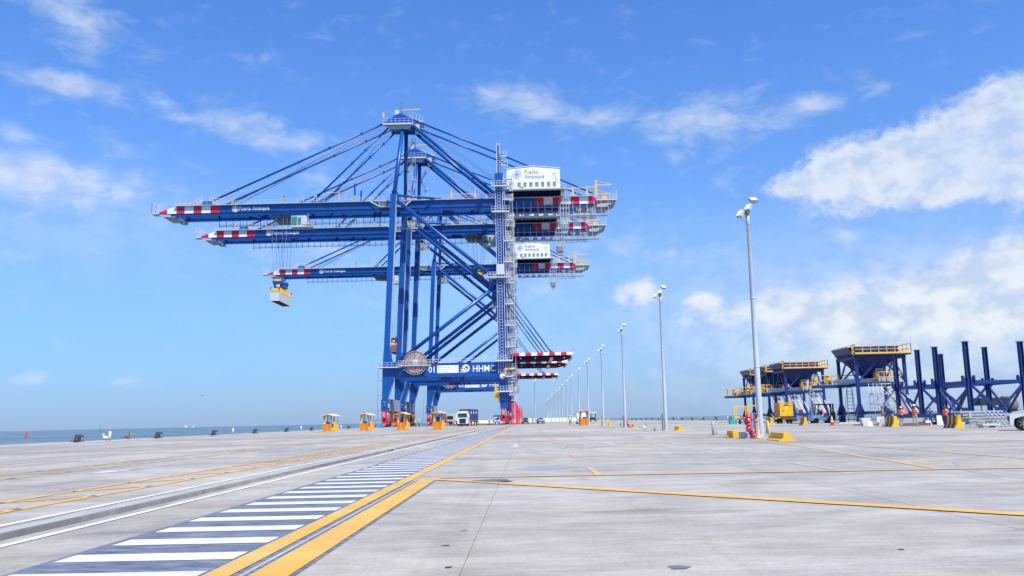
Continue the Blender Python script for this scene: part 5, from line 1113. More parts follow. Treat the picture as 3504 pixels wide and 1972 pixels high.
for x in (-1.4, .0): q.bar((x, 0, .6), (x, 0, 2.2), .12); q.bar((x + .5, 1.2, .6), (x + .5, 1.2, 2.2), .1)
q.bar((-1.5, 0, 2.2), (.1, 0, 2.2), .14).bar((-1.4, 0, .9), (-.8, 0, .9), .2).box(-.2, .6, 0, 1.2, .5, .85); q.build('machine_frame', YEL, t)
t2 = thing('lift_platform', 'yellow framed lift right of the nearest mast beside the generator', 'lift machine', (29.4, 114.5, 0))
q = MB()
for x in (-.8, .4): q.bar((x, 0, .5), (x, 0, 2.3), .11)
q.bar((-1.0, 0, 2.3), (.6, 0, 2.3), .14).bar((-.8, 0, 1.3), (.4, 0, 1.3), .08).bar((.4, 0, .6), (1.2, 0, .4), .12).bar((.2, 0, 2.3), (1.1, 0, 1.5), .1).box(-.9, .5, 0, .9, .3, .6); q.build('lift_frame', YEL, t2)
for tt in (t, t2):
    for x in (-.7, .3): wheel(tt, x, .3, .3, .2)
tag(MB().box(26.3, 27.2, 115.5, 116.5, 0, .5).box(26.5, 27.0, 115.5, 116.3, .5, .85).build('water_pump', mat('teal_paint', (.02, .42, .38), .4)), 'small teal pump unit left of the red hydrant', 'pump')
# forklift, nose to the right
t = thing('forklift', 'pale blue forklift with a black overhead guard, facing right', 'forklift', (34.5, 103.6, 0), 0); t.scale = (.84, .84, .86)
b = MB().prism([(-1.75, .35), (-1.75, 1.0), (-1.6, 1.18), (-.4, 1.15), (-.35, .85), (.6, .85), (1.1, .95), (1.1, .35)], 0, 1.5, 'y').build('chassis', LIGHTB, t)
MB().box(-.6, -.2, .3, 1.2, 1.1, 1.25).box(-.3, -.15, .3, 1.2, 1.2, 1.7).build('seat', DARK, b)
q = MB()
for y in (.05, 1.4): q.bar((-.9, y, 1.15), (-.75, y, 2.5), .13).bar((-.75, y, 2.5), (.75, y, 2.5), .15).bar((.75, y, 2.5), (1.05, y, 1.0), .13)
q.box(-.8, .8, .05, 1.45, 2.45, 2.58); q.build('overhead_guard', DARK, t)
q = MB()
for y in (.25, 1.2): q.box(1.2, 1.38, y - .08, y + .08, .2, 2.55)
for z in (.4, 1.2, 1.9, 2.45): q.box(1.22, 1.36, .2, 1.25, z, z + .12)
q.box(1.4, 1.5, .1, 1.35, .5, 1.5); q.build('mast_frame', DARK, t); MB().box(1.5, 2.6, .3, .42, .3, .36).box(1.5, 2.6, 1.05, 1.17, .3, .36).build('fork', DARK, t)
for x, r in ((-1.2, .34), (.75, .45)):
    for y in (.0, 1.5):
        wv = MB().lathe([(r * .5, -.14), (r * .95, -.14), (r, -.1), (r, .1), (r * .95, .14), (r * .5, .14)], (x, y, r), 18, 'y').build('wheel', BLACK, t); MB().lathe([(r * .1, -.10), (r * .5, -.13)], (x, y, r), 12, 'y').build('rim', GREYM, wv)
tag(MB().prism([(-2.2, 0), (2.4, 0), (2.4, .05), (-2.2, .05)], 103.6, 106.2, 'y').build('base_plate', NAVY, None, (-33.2, 0, 0)), 'flat blue steel plate under the forklift', 'plate')
# ------------------------------------------------------------------ hoppers
def make_hopper():
    t = thing('bulk_hopper', 'x', 'hopper', (37.25, 100, 0), 0, 'blue port hoppers on legs')
    O = (37.25, 100, 0); B = lambda q, n_, m_, p_=t: q.build(n_, m_, p_, O)
    x0, x1, y0, y1 = 37.25, 42.6, 100.0, 105.7
    for x in (x0, x1):
        for y in (y0, y1):
            q = MB().box(x - .16, x + .16, y - .16, y + .16, 1.25, 7.3).prism([(x - .55, .85), (x + .55, .85), (x + .5, 1.1), (x + .17, 2.1), (x - .17, 2.1), (x - .5, 1.1)], y - .18, y + .18).box(x - .3, x + .3, y - .3, y + .3, 0, .84)
            B(q, 'leg', NAVY)
    q = MB().box(x0 - .15, x1 + .15, y0 - .13, y0 + .13, 4.15, 4.45).box(x0 - .15, x1 + .15, y1 - .13, y1 + .13, 4.15, 4.45).box(x0 - .13, x0 + .13, y0, y1, 4.12, 4.4).box(x1 - .13, x1 + .13, y0, y1, 4.12, 4.4)
    q.box(x0 - 3.9, x0 - .16, y0 + 1.3, y0 + 1.55, 4.0, 4.3).box(x0 - 3.9, x0 - .16, y0 + 3.6, y0 + 3.85, 4.0, 4.3).box(x0 - 3.9, x0 - 3.7, y0 + 1.56, y0 + 3.59, 4.0, 4.3)
    q.box(x0 - .2, x1 + .2, y0 - .14, y0 + .14, 7.1, 7.45).box(x0 - .2, x1 + .2, y1 - .14, y1 + .14, 7.1, 7.45).box(x0 - .14, x0 + .14, y0, y1, 7.12, 7.43).box(x1 - .14, x1 + .14, y0, y1, 7.12, 7.43)
    B(q, 'floor_beam', NAVY)
    q = MB().box(x0 + .16, x1 - .16, y0 - .12, y0 + .12, .95, 1.25).box(x0 - .12, x0 + .12, y0 + .2, y1 - .2, .95, 1.22); B(q, 'sill_beam', NAVY)
    xm = (x0 + x1) / 2
    for y in (y0, y1):
        for xe in (x0, x1): B(MB().bar((xm, y, 7.2), (xe, y, 4.5), .17), 'brace', NAVY)
    ym = (y0 + y1) / 2
    for x in (x0, x1):
        for ye in (y0, y1): B(MB().bar((x, ym, 7.2), (x, ye, 4.5), .15), 'brace', NAVY)
    # hopper bin: tray and funnel
    q = MB(); T0 = [(x0 + .1, y0 + .35), (x1 - .4, y0 + .35), (x1 - .4, y1 + .3), (x0 + .1, y1 + .3)]; T1 = [(xm - .7, ym - .5), (xm + .1, ym - .5), (xm + .1, ym + .5), (xm - .7, ym + .5)]
    vs = [(x, y, 7.45) for x, y in T0] + [(x, y, 5.0) for x, y in T1]; q.add(vs, [(i, (i + 1) % 4, (i + 1) % 4 + 4, i + 4) for i in range(4)] + [(4, 5, 6, 7)])
    fun = B(q, 'funnel', NAVY)
    q = MB()
    for i in range(1, 5):
        f = i / 5
        a = Vector((T0[0][0], T0[0][1] + (T0[3][1] - T0[0][1]) * f, 7.45)); b_ = Vector((T1[0][0], T1[0][1] + (T1[3][1] - T1[0][1]) * f, 5.0)); q.bar(a, b_, .09, .14)
        a = Vector((T0[0][0] + (T0[1][0] - T0[0][0]) * f, T0[0][1], 7.45)); b_ = Vector((T1[0][0] + (T1[1][0] - T1[0][0]) * f, T1[0][1], 5.0)); q.bar(a, b_, .06, .08)
    q.bar((xm - 1.6, y0 + 1.28, 6.4), (xm + .9, y0 + 1.28, 6.4), .05, .1); q.build('stiffener', NAVY, fun, O)
    q = MB()
    X0, X1, Ya, Yb = x0 - .1, x1 - .45, y0 + .15, y1 + .5
    q.box(X0, X1, Ya, Ya + .08, 7.62, 8.5).box(X0, X0 + .08, Ya + .081, Yb, 7.62, 8.5).box(X1 - .08, X1, Ya + .081, Yb, 7.62, 8.5).box(X0 + .081, X1 - .081, Yb - .08, Yb, 7.62, 8.5).box(X0 + .081, X1 - .081, Ya + .081, Yb - .081, 7.62, 7.68)
    tr = B(q, 'tray', NAVY); q = MB()
    for i in range(8): q.box(X0 - .07, X0 - .001, Ya + .2 + i * .78, Ya + .28 + i * .78, 7.62, 8.48)
    for i in range(7): q.box(X0 + .3 + i * .75, X0 + .38 + i * .75, Ya - .06, Ya - .001, 7.62, 8.48)
    q.box(X0 - .14, X0 - .0705, Ya, Yb, 8.42, 8.5); q.build('stiffener', NAVY, tr, O)
    B(MB().prism([(X0 - .5, 8.5), (X0 + .3, 7.3), (X0 + .3, 7.6)], Ya + .6, Yb, 'y'), 'side_skirt', NAVY)
    q = MB().box(x0 - .33, x1 + .60, y0 - .75, y0 + .14, 7.46, 7.6).box(x1 - .3, x1 + .60, y0 + .141, y1 + .3, 7.46, 7.6); B(q, 'gallery_deck', NAVY)
    q = MB().box(x0 - .33, x1 + .62, y0 - .8, y0 - .751, 7.6, 7.78).rail([(x0 - .33, y0 - .74, 7.6), (x1 + .59, y0 - .74, 7.6)], 1.08, .93, .06, mid=1).rail([(x1 + .59, y0 - .74, 7.6), (x1 + .59, y1 + .3, 7.6)], 1.08, 1.1, .06).rail([(x0 - .33, y0 - .74, 7.6), (x0 - .33, y0 + .1, 7.6)], 1.08, .3, .06)
    q.rail([(x0 - .33, y0 + .1, 8.5), (x0 - .33, y1 + .5, 8.5)], .12, 4, .05, mid=0)
    B(q, 'handrail', YEL)
    # conveyor box and drive at the left end, platform railings, stairs
    B(MB().box(x0 - 2.4, xm + .4, y0 + 1.6, y0 + 3.5, 4.32, 4.92), 'conveyor', LGREY)
    B(MB().box(x0 - 3.85, x0 - 2.4, y0 + 1.56, y0 + 3.6, 4.3, 4.36), 'platform_plate', GREYP)
    B(MB().lathe([(.28, 4.36), (.28, 4.6), (.2, 4.62), (.2, 4.78), (.28, 4.8), (.28, 5.0), (.18, 5.02), (.18, 5.2), (.3, 5.22), (.3, 5.42), (.1, 5.48)], (x0 - 2.7, y0 + 2.1, 0), 12), 'drive_motor', YEL)
    B(MB().lathe([(.285, 4.5), (.285, 4.58)], (x0 - 2.7, y0 + 2.1, 0), 12).lathe([(.285, 4.88), (.285, 4.96)], (x0 - 2.7, y0 + 2.1, 0), 12).lathe([(.31, 5.3), (.31, 5.36)], (x0 - 2.7, y0 + 2.1, 0), 12), 'motor_band', DARK)
    q = MB().rail([(x0 - 3.85, y0 + 1.5, 4.3), (x0 - 1.6, y0 + 1.5, 4.3)], 1.1, .75, .06).rail([(x0 - 3.85, y0 + 1.5, 4.3), (x0 - 3.85, y0 + 3.8, 4.3)], 1.1, .75, .06).rail([(xm - .3, y0 - .1, 4.45), (x1 - .6, y0 - .1, 4.45)], 1.15, .6, .065).rail([(xm - .3, y0 - .1, 4.45), (xm - .3, y0 + 1.4, 4.45)], 1.15, .5, .06).rail([(x0 + .2, y1, 4.45), (xm, y1, 4.45)], 1.1, .9, .05).rail([(x0 - 1.6, y0 + 3.8, 4.3), (x0 + 2, y0 + 3.8, 4.3)], 1.1, .9, .05)
    q.bar((x1 - 1.1, y0 + 1.2, 4.4), (x1 - 1.1, y0 + 1.2, 7.4), .06).bar((x1 - .8, y0 + 1.2, 4.4), (x1 - .8, y0 + 1.2, 7.4), .06); B(q, 'handrail', YEL)
    B(MB().prism([(xm - .35, 5.0), (xm + .55, 5.0), (xm + .7, 6.05), (xm - .15, 6.05)], y0 + .95, y0 + 1.1).box(xm - .2, xm + 1.0, y0 + .2, y0 + .9, 4.46, 5.05), 'gate_box', GREYP)
    B(MB().prism([(xm + .02, 5.4), (xm + .38, 5.4), (xm + .42, 5.85), (xm + .06, 5.85)], y0 + .93, y0 + .949), 'hatch', DARK)
    st = MB(); c_ = STAINW
    for dx in (0, .75, .95, 1.65): st.bar((x1 - 1.9 + dx, y0 + 1.5, 4.4), (x1 - 1.5 + dx, y0 - 1.9, 1.2), .07, .25)
    for j in range(12): f = (j + .5) / 12; st.box(x1 - 1.9 + .4 * f, x1 - 1.15 + .4 * f, y0 + 1.4 - 3.4 * f, y0 + 1.6 - 3.4 * f, 4.35 - 3.2 * f, 4.4 - 3.2 * f)
    B(st, 'stair', c_); B(MB().box(x1 - 1.5, x1 - .95, y0 - 2.1, y0 - 1.8, .75, 1.75), 'stair_end_guard', mat('faded_red', (.55, .2, .2), .6) if 'faded_red' not in MATS else MATS['faded_red'])
    return t
hp = make_hopper(); hp['label'] = 'largest and nearest blue hopper with a yellow railed top'
copy_tree(hp, (37.4, 128.0, 0), 0, 'second blue hopper, standing right behind the yellow generator'); copy_tree(hp, (37.4, 137.2, 0), 0, 'third blue hopper, tucked behind the second one beside the mast'); copy_tree(hp, (37.4, 146.6, 0), 0, 'farthest blue hopper, left of the nearest mast')
def frame(lab, yl, yr, k0):
    t = thing('hopper_frame', lab, 'steel frame', (37.0, yl[0], 0), 0, 'unfinished blue hopper frames'); O = (37.0, yl[0], 0); B = lambda q, n_, m_: q.build(n_, m_, t, O)
    for x, ys in ((37.0, yl), (42.35, yr)):
        for y in ys:
            q = MB().box(x - .17, x + .17, y - .05, y + .05, .92, 6.8).box(x - .17, x - .11, y - .19, y + .19, .92, 6.8).box(x + .11, x + .17, y - .19, y + .19, .92, 6.8).box(x - .25, x + .25, y - .25, y + .25, 6.801, 6.85)
            B(q, 'column', NAVY); B(MB().lathe([(.45, -.06), (.45, .06)], (x, y, 3.5), 10, 'y').box(x - .5, x - .42, y - .2, y + .2, 3.45, 4.0).box(x + .42, x + .5, y - .2, y + .2, 3.45, 4.0), 'gusset', NAVY)
    for i in range(2):
        B(MB().bar((37.4, yl[i], 3.45), (42.0, yr[i], 3.45), .26, .3), 'beam', NAVY)
        xm = 39.7; ym = (yl[i] + yr[i]) / 2
        B(MB().bar((37.2, yl[i], 3.2), (xm, ym, .95), .16), 'brace', NAVY); B(MB().bar((42.2, yr[i], 3.2), (xm, ym, .95), .16), 'brace', NAVY)
        B(MB().lathe([(.4, -.05), (.4, .05)], (xm, ym, 1.0), 8, 'y'), 'gusset', NAVY)
        f = .5; p = Vector((37.2, yl[i], 3.2)).lerp(Vector((xm, ym, .95)), .5); B(MB().bar(p + Vector((-.3, 0, .28)), p + Vector((.3, 0, -.28)), .28, .26), 'turnbuckle', NAVY)
    for x, ys in ((37.0, yl), (42.35, yr)):
        B(MB().bar((x, ys[0] + .2, 3.45), (x, ys[1] - .2, 3.45), .22, .26), 'beam', NAVY)
        ym = (ys[0] + ys[1]) / 2
        B(MB().bar((x, ys[0] + .1, 3.2), (x, ym, .95), .15), 'brace', NAVY); B(MB().bar((x, ys[1] - .1, 3.2), (x, ym, .95), .15), 'brace', NAVY)
        B(MB().box(x - .2, x + .2, ys[0] - .9, ys[1] + .9, .45, .9), 'sill_beam', NAVY)
        for y in (ys[0], ys[1]): B(MB().box(x - .35, x + .35, y - .35, y + .35, 0, .449), 'stand', NAVY)
    B(MB().box(37.2, 42.2, yl[0] - .18, yl[0] + .18, .5, .86), 'sill_beam', NAVY)
frame('unfinished blue column frame nearest the right edge', (74.6, 80.2), (76.0, 81.9), 0); frame('unfinished blue column frame next to the largest hopper', (83.8, 88.9), (85.4, 90.6), 1)
# scaffold under the big hopper
t = thing('scaffold', 'thin tube scaffold with zigzag stairs under the largest hopper', 'scaffold', (38.0, 97.6, 0)); q = MB()
for x in (38.6, 39.5, 42.0):
    for y in (97.6, 98.9): q.tube((x, y, 0.02), (x, y, 4.3), .03, 5)
for z in (.7, 1.6, 2.1, 2.9, 3.5, 4.2):
    for y in (97.6, 98.9): q.tube((38.6, y, z), (39.5, y, z), .025, 4)
for z in (2.0, 4.2):
    for y in (97.6, 98.9): q.tube((38.6, y, z), (42, y, z), .028, 4)
for a, b in (((38.6, .1), (42, 2.0)), ((42, .1), (39.5, 2.0)), ((38.6, 2.0), (42, 4.2)), ((42, 2.0), (39.5, 4.2))): q.tube((a[0], 98.9, a[1]), (b[0], 98.9, b[1]), .022, 4)
q.build('scaffold_tube', GREYM, t, (38.6, 97.6, 0))
MB().box(38.6, 42, 97.7, 98.8, 3.05, 3.2).build('scaffold_deck', GREYP, t, (38.6, 97.6, 0))
for a, b in (((39.7, 2.0), (42.0, .3)), ((39.8, 2.0), (41.6, 4.2))):
    q = MB()
    for y in (97.5, 98.1): q.bar((a[0], y, a[1]), (b[0], y, b[1]), .06, .16)
    for j in range(9): f = (j + .5) / 9; x = a[0] + (b[0] - a[0]) * f; z = a[1] + (b[1] - a[1]) * f; q.box(x - .1, x + .1, 97.5, 98.1, z, z + .04)
    q.build('stair_flight', GREYM, t, (38.6, 97.6, 0))
def ladder(lab, x, y, h, w=.75, m_=GREYD):
    t = thing('step_ladder', lab, 'ladder', (x, y, 0)); q = MB()
    for s_ in (-1, 1): q.bar((s_ * w / 2 * 1.25, 0, 0), (s_ * w / 2 * .75, .25, h), .06); q.bar((s_ * w / 2 * 1.5, 1.0, 0), (s_ * w / 2 * .75, .3, h), .04)
    n = int(h / .38)
    for j in range(1, n + 1): f = j / n; ww = w / 2 * (1.25 - .5 * f); q.bar((-ww, .25 * f, h * f), (ww, .25 * f, h * f), .05)
    q.build('ladder_frame', m_, t)
ladder('tall step ladder between the legs of the largest hopper', 37.3, 102.6, 4.0); ladder('slim ladder behind the forklift', 37.9, 118, 4.4, .5, GREYM)
# ------------------------------------------------------------------ site clutter by the frames
def at_(x, y): return (x, y, 0)
O = (30.3, 57.9, 0)
for i in range(5):
    t = thing('steel_walkway_frame', ['topmost galvanised walkway frame of the pile near the SUV', 'second galvanised walkway frame from the top of the pile', 'middle galvanised walkway frame of the pile', 'fourth galvanised walkway frame of the pile, low down', 'bottom galvanised walkway frame of the pile by the striped barrier'][i], 'steel frame', (28.7 + .12 * i, 59.4 - .12 * i, .94 - .19 * i), rad(3 - 2 * i), 'galvanised walkway frames in a pile')
    q = MB().box(0, 2.9, 0, .05, .0, .13).box(0, 2.9, 1.1, 1.15, .0, .13)
    for j in range(10): q.box(.1 + j * .3, .15 + j * .3, .05, 1.1, .02, .1)
    q.build('side_channel', GREYM, t)
    if i: MB().box(.5 + .2 * i, 1.9, .1, 1.0, .101, .125).build('tread_plate', LGREY, t)
for i in range(5):
    t = thing('leaning_handrail', f'galvanised handrail section leaning on the pile, {["leftmost", "second from left", "middle one", "second from right", "rightmost"][i]}', 'handrail', (30.2 + .28 * i, 57.6, 0), 0, 'galvanised handrails leaning on the pile'); q = MB()
    q.bar((0, 0, .0), (-.42, .9, 1.05), .05).bar((.25, 0, .0), (-.17, .9, 1.05), .05)
    for f in (.3, .6): q.bar((-.42 * f, .9 * f, 1.05 * f), (.25 - .42 * f, .9 * f, 1.05 * f), .035)
    q.build('rail_tube', GREYM, t)
tag(MB().box(28.9, 30.0, 57.0, 57.9, .12, .24).box(29.0, 29.2, 57.05, 57.8, 0, .12).box(29.7, 29.9, 57.05, 57.8, 0, .12).build('steel_plate_stack', LGREY), 'pale steel plates stacked on blocks before the pile', 'plates')
tag(MB().box(28.62, 28.68, 58.0, 58.06, 0, 1.0).box(28.56, 28.74, 57.95, 58.1, .6, 1.0).build('grey_stake', GREYM), 'upright grey stake at the left end of the pile', 'stake')
q = MB(); p = Vector((27.75, 58.6, .78)); e = Vector((26.35, 49.2, .62)); prev = p
for i in range(1, 13):
    f = i / 12; c_ = p.lerp(e, f); c_.z -= .12 * math.sin(f * math.pi); q.bar(prev, c_, .012, .06); prev = c_
tag(q.build('caution_tape', mat('tape_yellow', (.75, .62, .12), .5)), 'yellow caution tape from the striped barrier to the white SUV', 'tape')
q = MB(); p = Vector((28.9, 107, .75)); e = Vector((28.2, 90.6, .75)); prev = p
for i in range(1, 13):
    f = i / 12; c_ = p.lerp(e, f); c_.x += 1.6 * math.sin(f * math.pi); c_.z -= .1 * math.sin(f * math.pi); q.bar(prev, c_, .012, .06); prev = c_
tag(q.build('caution_tape', MATS['tape_yellow']), 'yellow caution tape passing in front of the generator', 'tape')
tag(MB().prism([(-.28, .66), (-.42, .66), (-.42, .6), (-.38, .58), (-.26, 0), (.26, 0), (.38, .58), (.42, .6), (.42, .66)], 0, .6, 'y').build('planter_tub', CONC2, loc=(28.6, 75.5, 0)), 'grey green concrete tub left of the striped barrier', 'tub')
tag(MB().box(0, 1.3, 0, .05, .0, .75).box(.05, .1, -.3, 0, 0, .3).build('panel_board', CONC2, loc=(29.2, 74.8, 0)), 'pale board standing beside the grey green tub', 'board')
for i, (x, y, l, h, m_, lab) in enumerate(((29.0, 70.2, 2.6, .22, BROWN, 'dark steel beam lying behind the standing worker'), (32.3, 73.8, 2.2, .25, NAVY, 'dark blue beam lying right of the standing worker'), (33.6, 71.6, 3.6, .16, LGREY, 'pale long beam lying on the ground by the frames'), (31.8, 80.2, 4.5, .55, GREYP, 'grey concrete block wall behind the workers'), (28.9, 79.0, 2.2, .1, BROWN, 'rusty planks scattered near the traffic cone'), (33.3, 95.5, 2.6, .14, LGREY, 'pale plank by the legs of the largest hopper'))):
    tag(MB().box(0, l, 0, .3, 0, h).box(.1, l - .2, .32, .5, 0, h * .5).build('loose_beam', m_, loc=(x, y, 0)), lab, 'beam')
for i, (x, y, h, lab) in enumerate(((32.0, 72.0, .38, 'white sheet leaning low beside the standing worker'), (33.6, 73.5, .75, 'tall white board standing among the beams'), (31.2, 76.2, .62, 'grey white crate behind the standing worker'), (27.9, 73.5, .4, 'white bracket pile left of the striped barrier'))):
    tag(MB().prism([(0, 0), (.5, 0), (.38, h), (.0, h)], 0, .12, 'y').build('white_board', WHITE if i != 2 else LGREY, loc=(x, y, 0)), lab, 'board')
for s_, x in ((1, 27.3), (-1, 28.35)):
    t = thing('steel_bracket', 'white steel bracket lying left of the striped barrier' if s_ > 0 else 'white steel bracket lying right of the striped barrier', 'bracket', (x, 68.3, 0)); q = MB()
    q.bar((0, 0, .62), (-.35 * s_, 0, .5), .06).bar((0, 0, .62), (-.1 * s_, 0, .15), .06).bar((-.35 * s_, 0, .5), (-.1 * s_, 0, .1), .06).bar((-.45 * s_, 0.1, .3), (-.05 * s_, 0.1, .05), .05); q.build('bracket_bar', GREYM, t)
t = thing('wheeled_tank', 'dark wheeled machine with a canopy behind the unfinished frames', 'machine', (46.2, 88.0, 0))
MB().box(-1.6, 1.2, 0, 2, 1.55, 2.3).build('canopy_cover', DARK, t); MB().lathe([(.5, -.7), (.85, -.6), (.9, .4), (.5, .7)], (1.7, 1, 1.6), 14, 'x').build('drum', GREYD, t); MB().box(-1.0, 2.6, .2, 1.8, .6, 1.0).bar((-1.5, .1, .9), (-1.5, .1, 1.6), .08).bar((.8, .1, .9), (.8, .1, 1.6), .08).build('machine_frame', DARK, t)
for x in (-.4, 2.0):
    for y in (.2, 1.8): wheel(t, x, y, .5, .3)
# far right lane vehicles beyond the masts
t = thing('yard_tractor', 'small dark yard tractor with a white roof among the far masts', 'tractor', (23.4, 312, 0))
MB().box(-1.2, .8, 0, 2.5, .5, 1.5).build('tractor_body', DARK, t); q = MB()
for x in (-.7, .8): q.bar((x, 0, 1.5), (x, 0, 3.0), .25)
q.build('cab_post', DARK, t); MB().box(-1.1, 1.2, -.2, 2.6, 3.0, 3.3).build('cab_roof', WHITE, t)
for x in (-.9, .7): wheel(t, x, .6, .5, .4)
for i, (x, w_, lab) in enumerate(((20.2, 2.2, 'leftmost yellow block beside the small yard tractor'), (25.6, 1.3, 'yellow block just right of the small yard tractor'), (28.4, .9, 'rightmost yellow block near the small yard tractor'))):
    tag(MB().prism([(0, 0), (w_, 0), (w_ * .9, .9), (w_ * .1, .9)], 0, .8, 'y').build('yellow_block', YEL2, loc=(x, 315, 0)), lab, 'block')
t = thing('white_van', 'white van hidden behind the lone yellow cabin and mast', 'van', (11.8, 190, 0)); b = MB().prism([(0, .4), (-.1, 1.0), (.5, 1.3), (1.1, 2.1), (1.6, 2.3), (5.2, 2.3), (5.3, .4)], -.95, .95, 'x').build('body', CARW, t); MB().add([(-.8, .56, 1.36), (.8, .56, 1.36), (.72, 1.1, 2.1), (-.72, 1.1, 2.1)], [(0, 1, 2, 3)]).build('windscreen', GLASS, b)
for y in (.9, 4.3):
    for x in (-.85, .85): wheel(t, x, y, .35, .22)
# ------------------------------------------------------------------ people
def person(lab, loc, rz, h, pose, top, legs, vest=None, helmet=None, hair=None, vest_m=None, bend=0.0):
    s_ = h / 1.75; sk = {}
    J = dict(pel=(0, 0, .95), wst=(0, 0, 1.10), che=(0, 0, 1.34), nek=(0, 0, 1.50), hd1=(0, -.02, 1.60), hd2=(0, -.02, 1.70))
    arms = {'down': ((.19, 0, 1.42), (.25, .03, 1.15), (.26, -.04, .90)), 'front': ((.19, 0, 1.42), (.24, -.05, 1.17), (.08, -.30, 1.22)), 'phone': ((.19, 0, 1.42), (.25, -.12, 1.20), (.07, -.26, 1.40)), 'hips': ((.19, 0, 1.42), (.36, .05, 1.2), (.20, -.03, 1.02)), 'reach': ((.19, 0, 1.42), (.25, -.2, 1.25), (.24, -.45, 1.15))}
    ap, st = pose
    pts = []; ed = []; rr = []; kd = []
    def add(p, r, k, par=None):
        pts.append(p); rr.append(r); kd.append(k)
        if par is not None: ed.append((par, len(pts) - 1))
        return len(pts) - 1
    pe = add(J['pel'], (.15, .11), 'l'); wa = add(J['wst'], (.135, .10), 't', pe); ch = add(J['che'], (.165, .115), 't', wa); nk = add(J['nek'], (.055, .055), 's', ch); h1 = add(J['hd1'], (.085, .10), 's', nk); h2 = add((0, -.02, 1.69), (.075, .085), 's', h1)
    for sd in (-1, 1):
        a = arms[ap if isinstance(ap, str) else ap[0 if sd < 0 else 1]]
        sh = add((a[0][0] * sd, a[0][1], a[0][2]), (.065, .065), 't', ch); el = add((a[1][0] * sd, a[1][1], a[1][2]), (.045, .045), 't', sh); wr = add((a[2][0] * sd, a[2][1], a[2][2]), (.028, .03), 's', el)
        d = (Vector(a[2]) - Vector(a[1])).normalized(); d = Vector((d.x * sd, d.y, d.z)); pm = Vector(pts[wr]) + d * .07; pa = add(tuple(pm), (.036, .022), 's', wr)
        side = d.cross(Vector((0, 1, 0.3))).normalized()
        for j in range(4): f0 = pm + side * (.022 * (j - 1.5)) + d * .025; fa = add(tuple(f0), (.010, .010), 's', pa); add(tuple(f0 + d * (.045 + .006 * (j in (1, 2))) + Vector((0, -.012, 0))), (.008, .008), 's', fa)
        ta = add(tuple(pm - d * .03 + Vector((-sd * .03, -.02, 0))), (.011, .011), 's', pa); add(tuple(pm + d * .015 + Vector((-sd * .045, -.03, 0))), (.009, .009), 's', ta)
        fx, ky, fy = {'stand': (.11, -.01, 0), 'stride': (.10, -.05 * sd, -.17 * sd), 'wide': (.17, 0, 0)}[st]
        hp_ = add((.095 * sd, 0, .88), (.095, .10), 'l', pe); kn = add((.105 * sd, ky - .02, .48), (.062, .062), 'l', hp_); an = add((fx * sd, fy + .02, .10), (.042, .045), 'l', kn); he = add((fx * sd, fy + .03, .045), (.045, .042), 'b', an); add((fx * 1.1 * sd, fy - .14, .035), (.042, .03), 'b', he)
    me = bpy.data.meshes.new('person_body'); me.from_pydata([(x * s_, y * s_, z * s_) for x, y, z in pts], ed, []); o = bpy.data.objects.new('person_body', me); C.objects.link(o)
    m1 = o.modifiers.new('s', 'SKIN'); m1.use_smooth_shade = True; m2 = o.modifiers.new('d', 'SUBSURF'); m2.levels = 1; m2.render_levels = 1
    for i, r in enumerate(rr): me.skin_vertices[0].data[i].radius = (r[0] * s_, r[1] * s_)
    me.skin_vertices[0].data[0].use_root = True
    dg = bpy.context.evaluated_depsgraph_get(); nm = bpy.data.meshes.new_from_object(o.evaluated_get(dg)); bpy.data.objects.remove(o)
    nm.materials.clear()
    for m_ in (top, legs, SKIN, BOOT): nm.materials.append(m_)
    P_ = [Vector(p) * s_ for p in pts]; ix = {'t': 0, 'l': 1, 's': 2, 'b': 3}
    for f in nm.polygons:
        c_ = f.center; best = None
        for a, b in ed:
            A, Bv = P_[a], P_[b]; ab = Bv - A; u = max(0, min(1, (c_ - A).dot(ab) / max(ab.length_squared, 1e-9))); dd = (c_ - (A + ab * u)).length
            if best is None or dd < best[0]: best = (dd, kd[b] if u > .35 else kd[a])
        f.material_index = ix[best[1]]; f.use_smooth = True
    t = thing('person', lab, 'person', loc, rz, 'people on the quay')
    b = bpy.data.objects.new('person_body', nm); C.objects.link(b); b.parent = t
    def sc(q): q.v = [(x * s_, y * s_, z * s_) for x, y, z in q.v]; return q
    sc(MB().prism([(-.012, 1.64), (.012, 1.64), (.008, 1.68), (-.008, 1.68)], -.128, -.10, 'y')).build('nose', SKIN, b)
    sc(MB().box(-.04, -.022, -.112, -.10, 1.675, 1.688).box(.022, .04, -.112, -.10, 1.675, 1.688).box(-.025, .025, -.112, -.10, 1.605, 1.612)).build('face_marks', BROWN, b)
    if vest:
        q = MB(); rings = [(.165, .128, .98), (.16, .125, 1.12), (.185, .135, 1.3), (.19, .13, 1.42), (.12, .09, 1.475)]; n = 14; vs = []
        for a_, b_, z in rings: vs += [(a_ * math.cos(6.2832 * i / n), b_ * math.sin(6.2832 * i / n), z) for i in range(n)]
        q.add(vs, [(j * n + i, j * n + (i + 1) % n, (j + 1) * n + (i + 1) % n, (j + 1) * n + i) for j in range(4) for i in range(n)], 0, True)
        v_ = sc(q).build('vest', vest, t); q = MB(); vs = []
        for a_, b_, z in ((.169, .132, 1.06), (.1685, .1315, 1.10)): vs += [(a_ * math.cos(6.2832 * i / n), b_ * math.sin(6.2832 * i / n), z) for i in range(n)]
        q.add(vs, [(i, (i + 1) % n, (i + 1) % n + n, i + n) for i in range(n)], 0, True); sc(q).build('reflective_band', LGREY, v_)
    if helmet: sc(MB().lathe([(.125, 1.70), (.128, 1.715), (.118, 1.75), (.09, 1.80), (.04, 1.825), (.005, 1.83)], (0, -.02, 0), 14).prism([(-.08, 1.70), (.08, 1.70), (.08, 1.715), (-.08, 1.715)], -.19, -.1, 'y')).build('helmet', helmet, t)
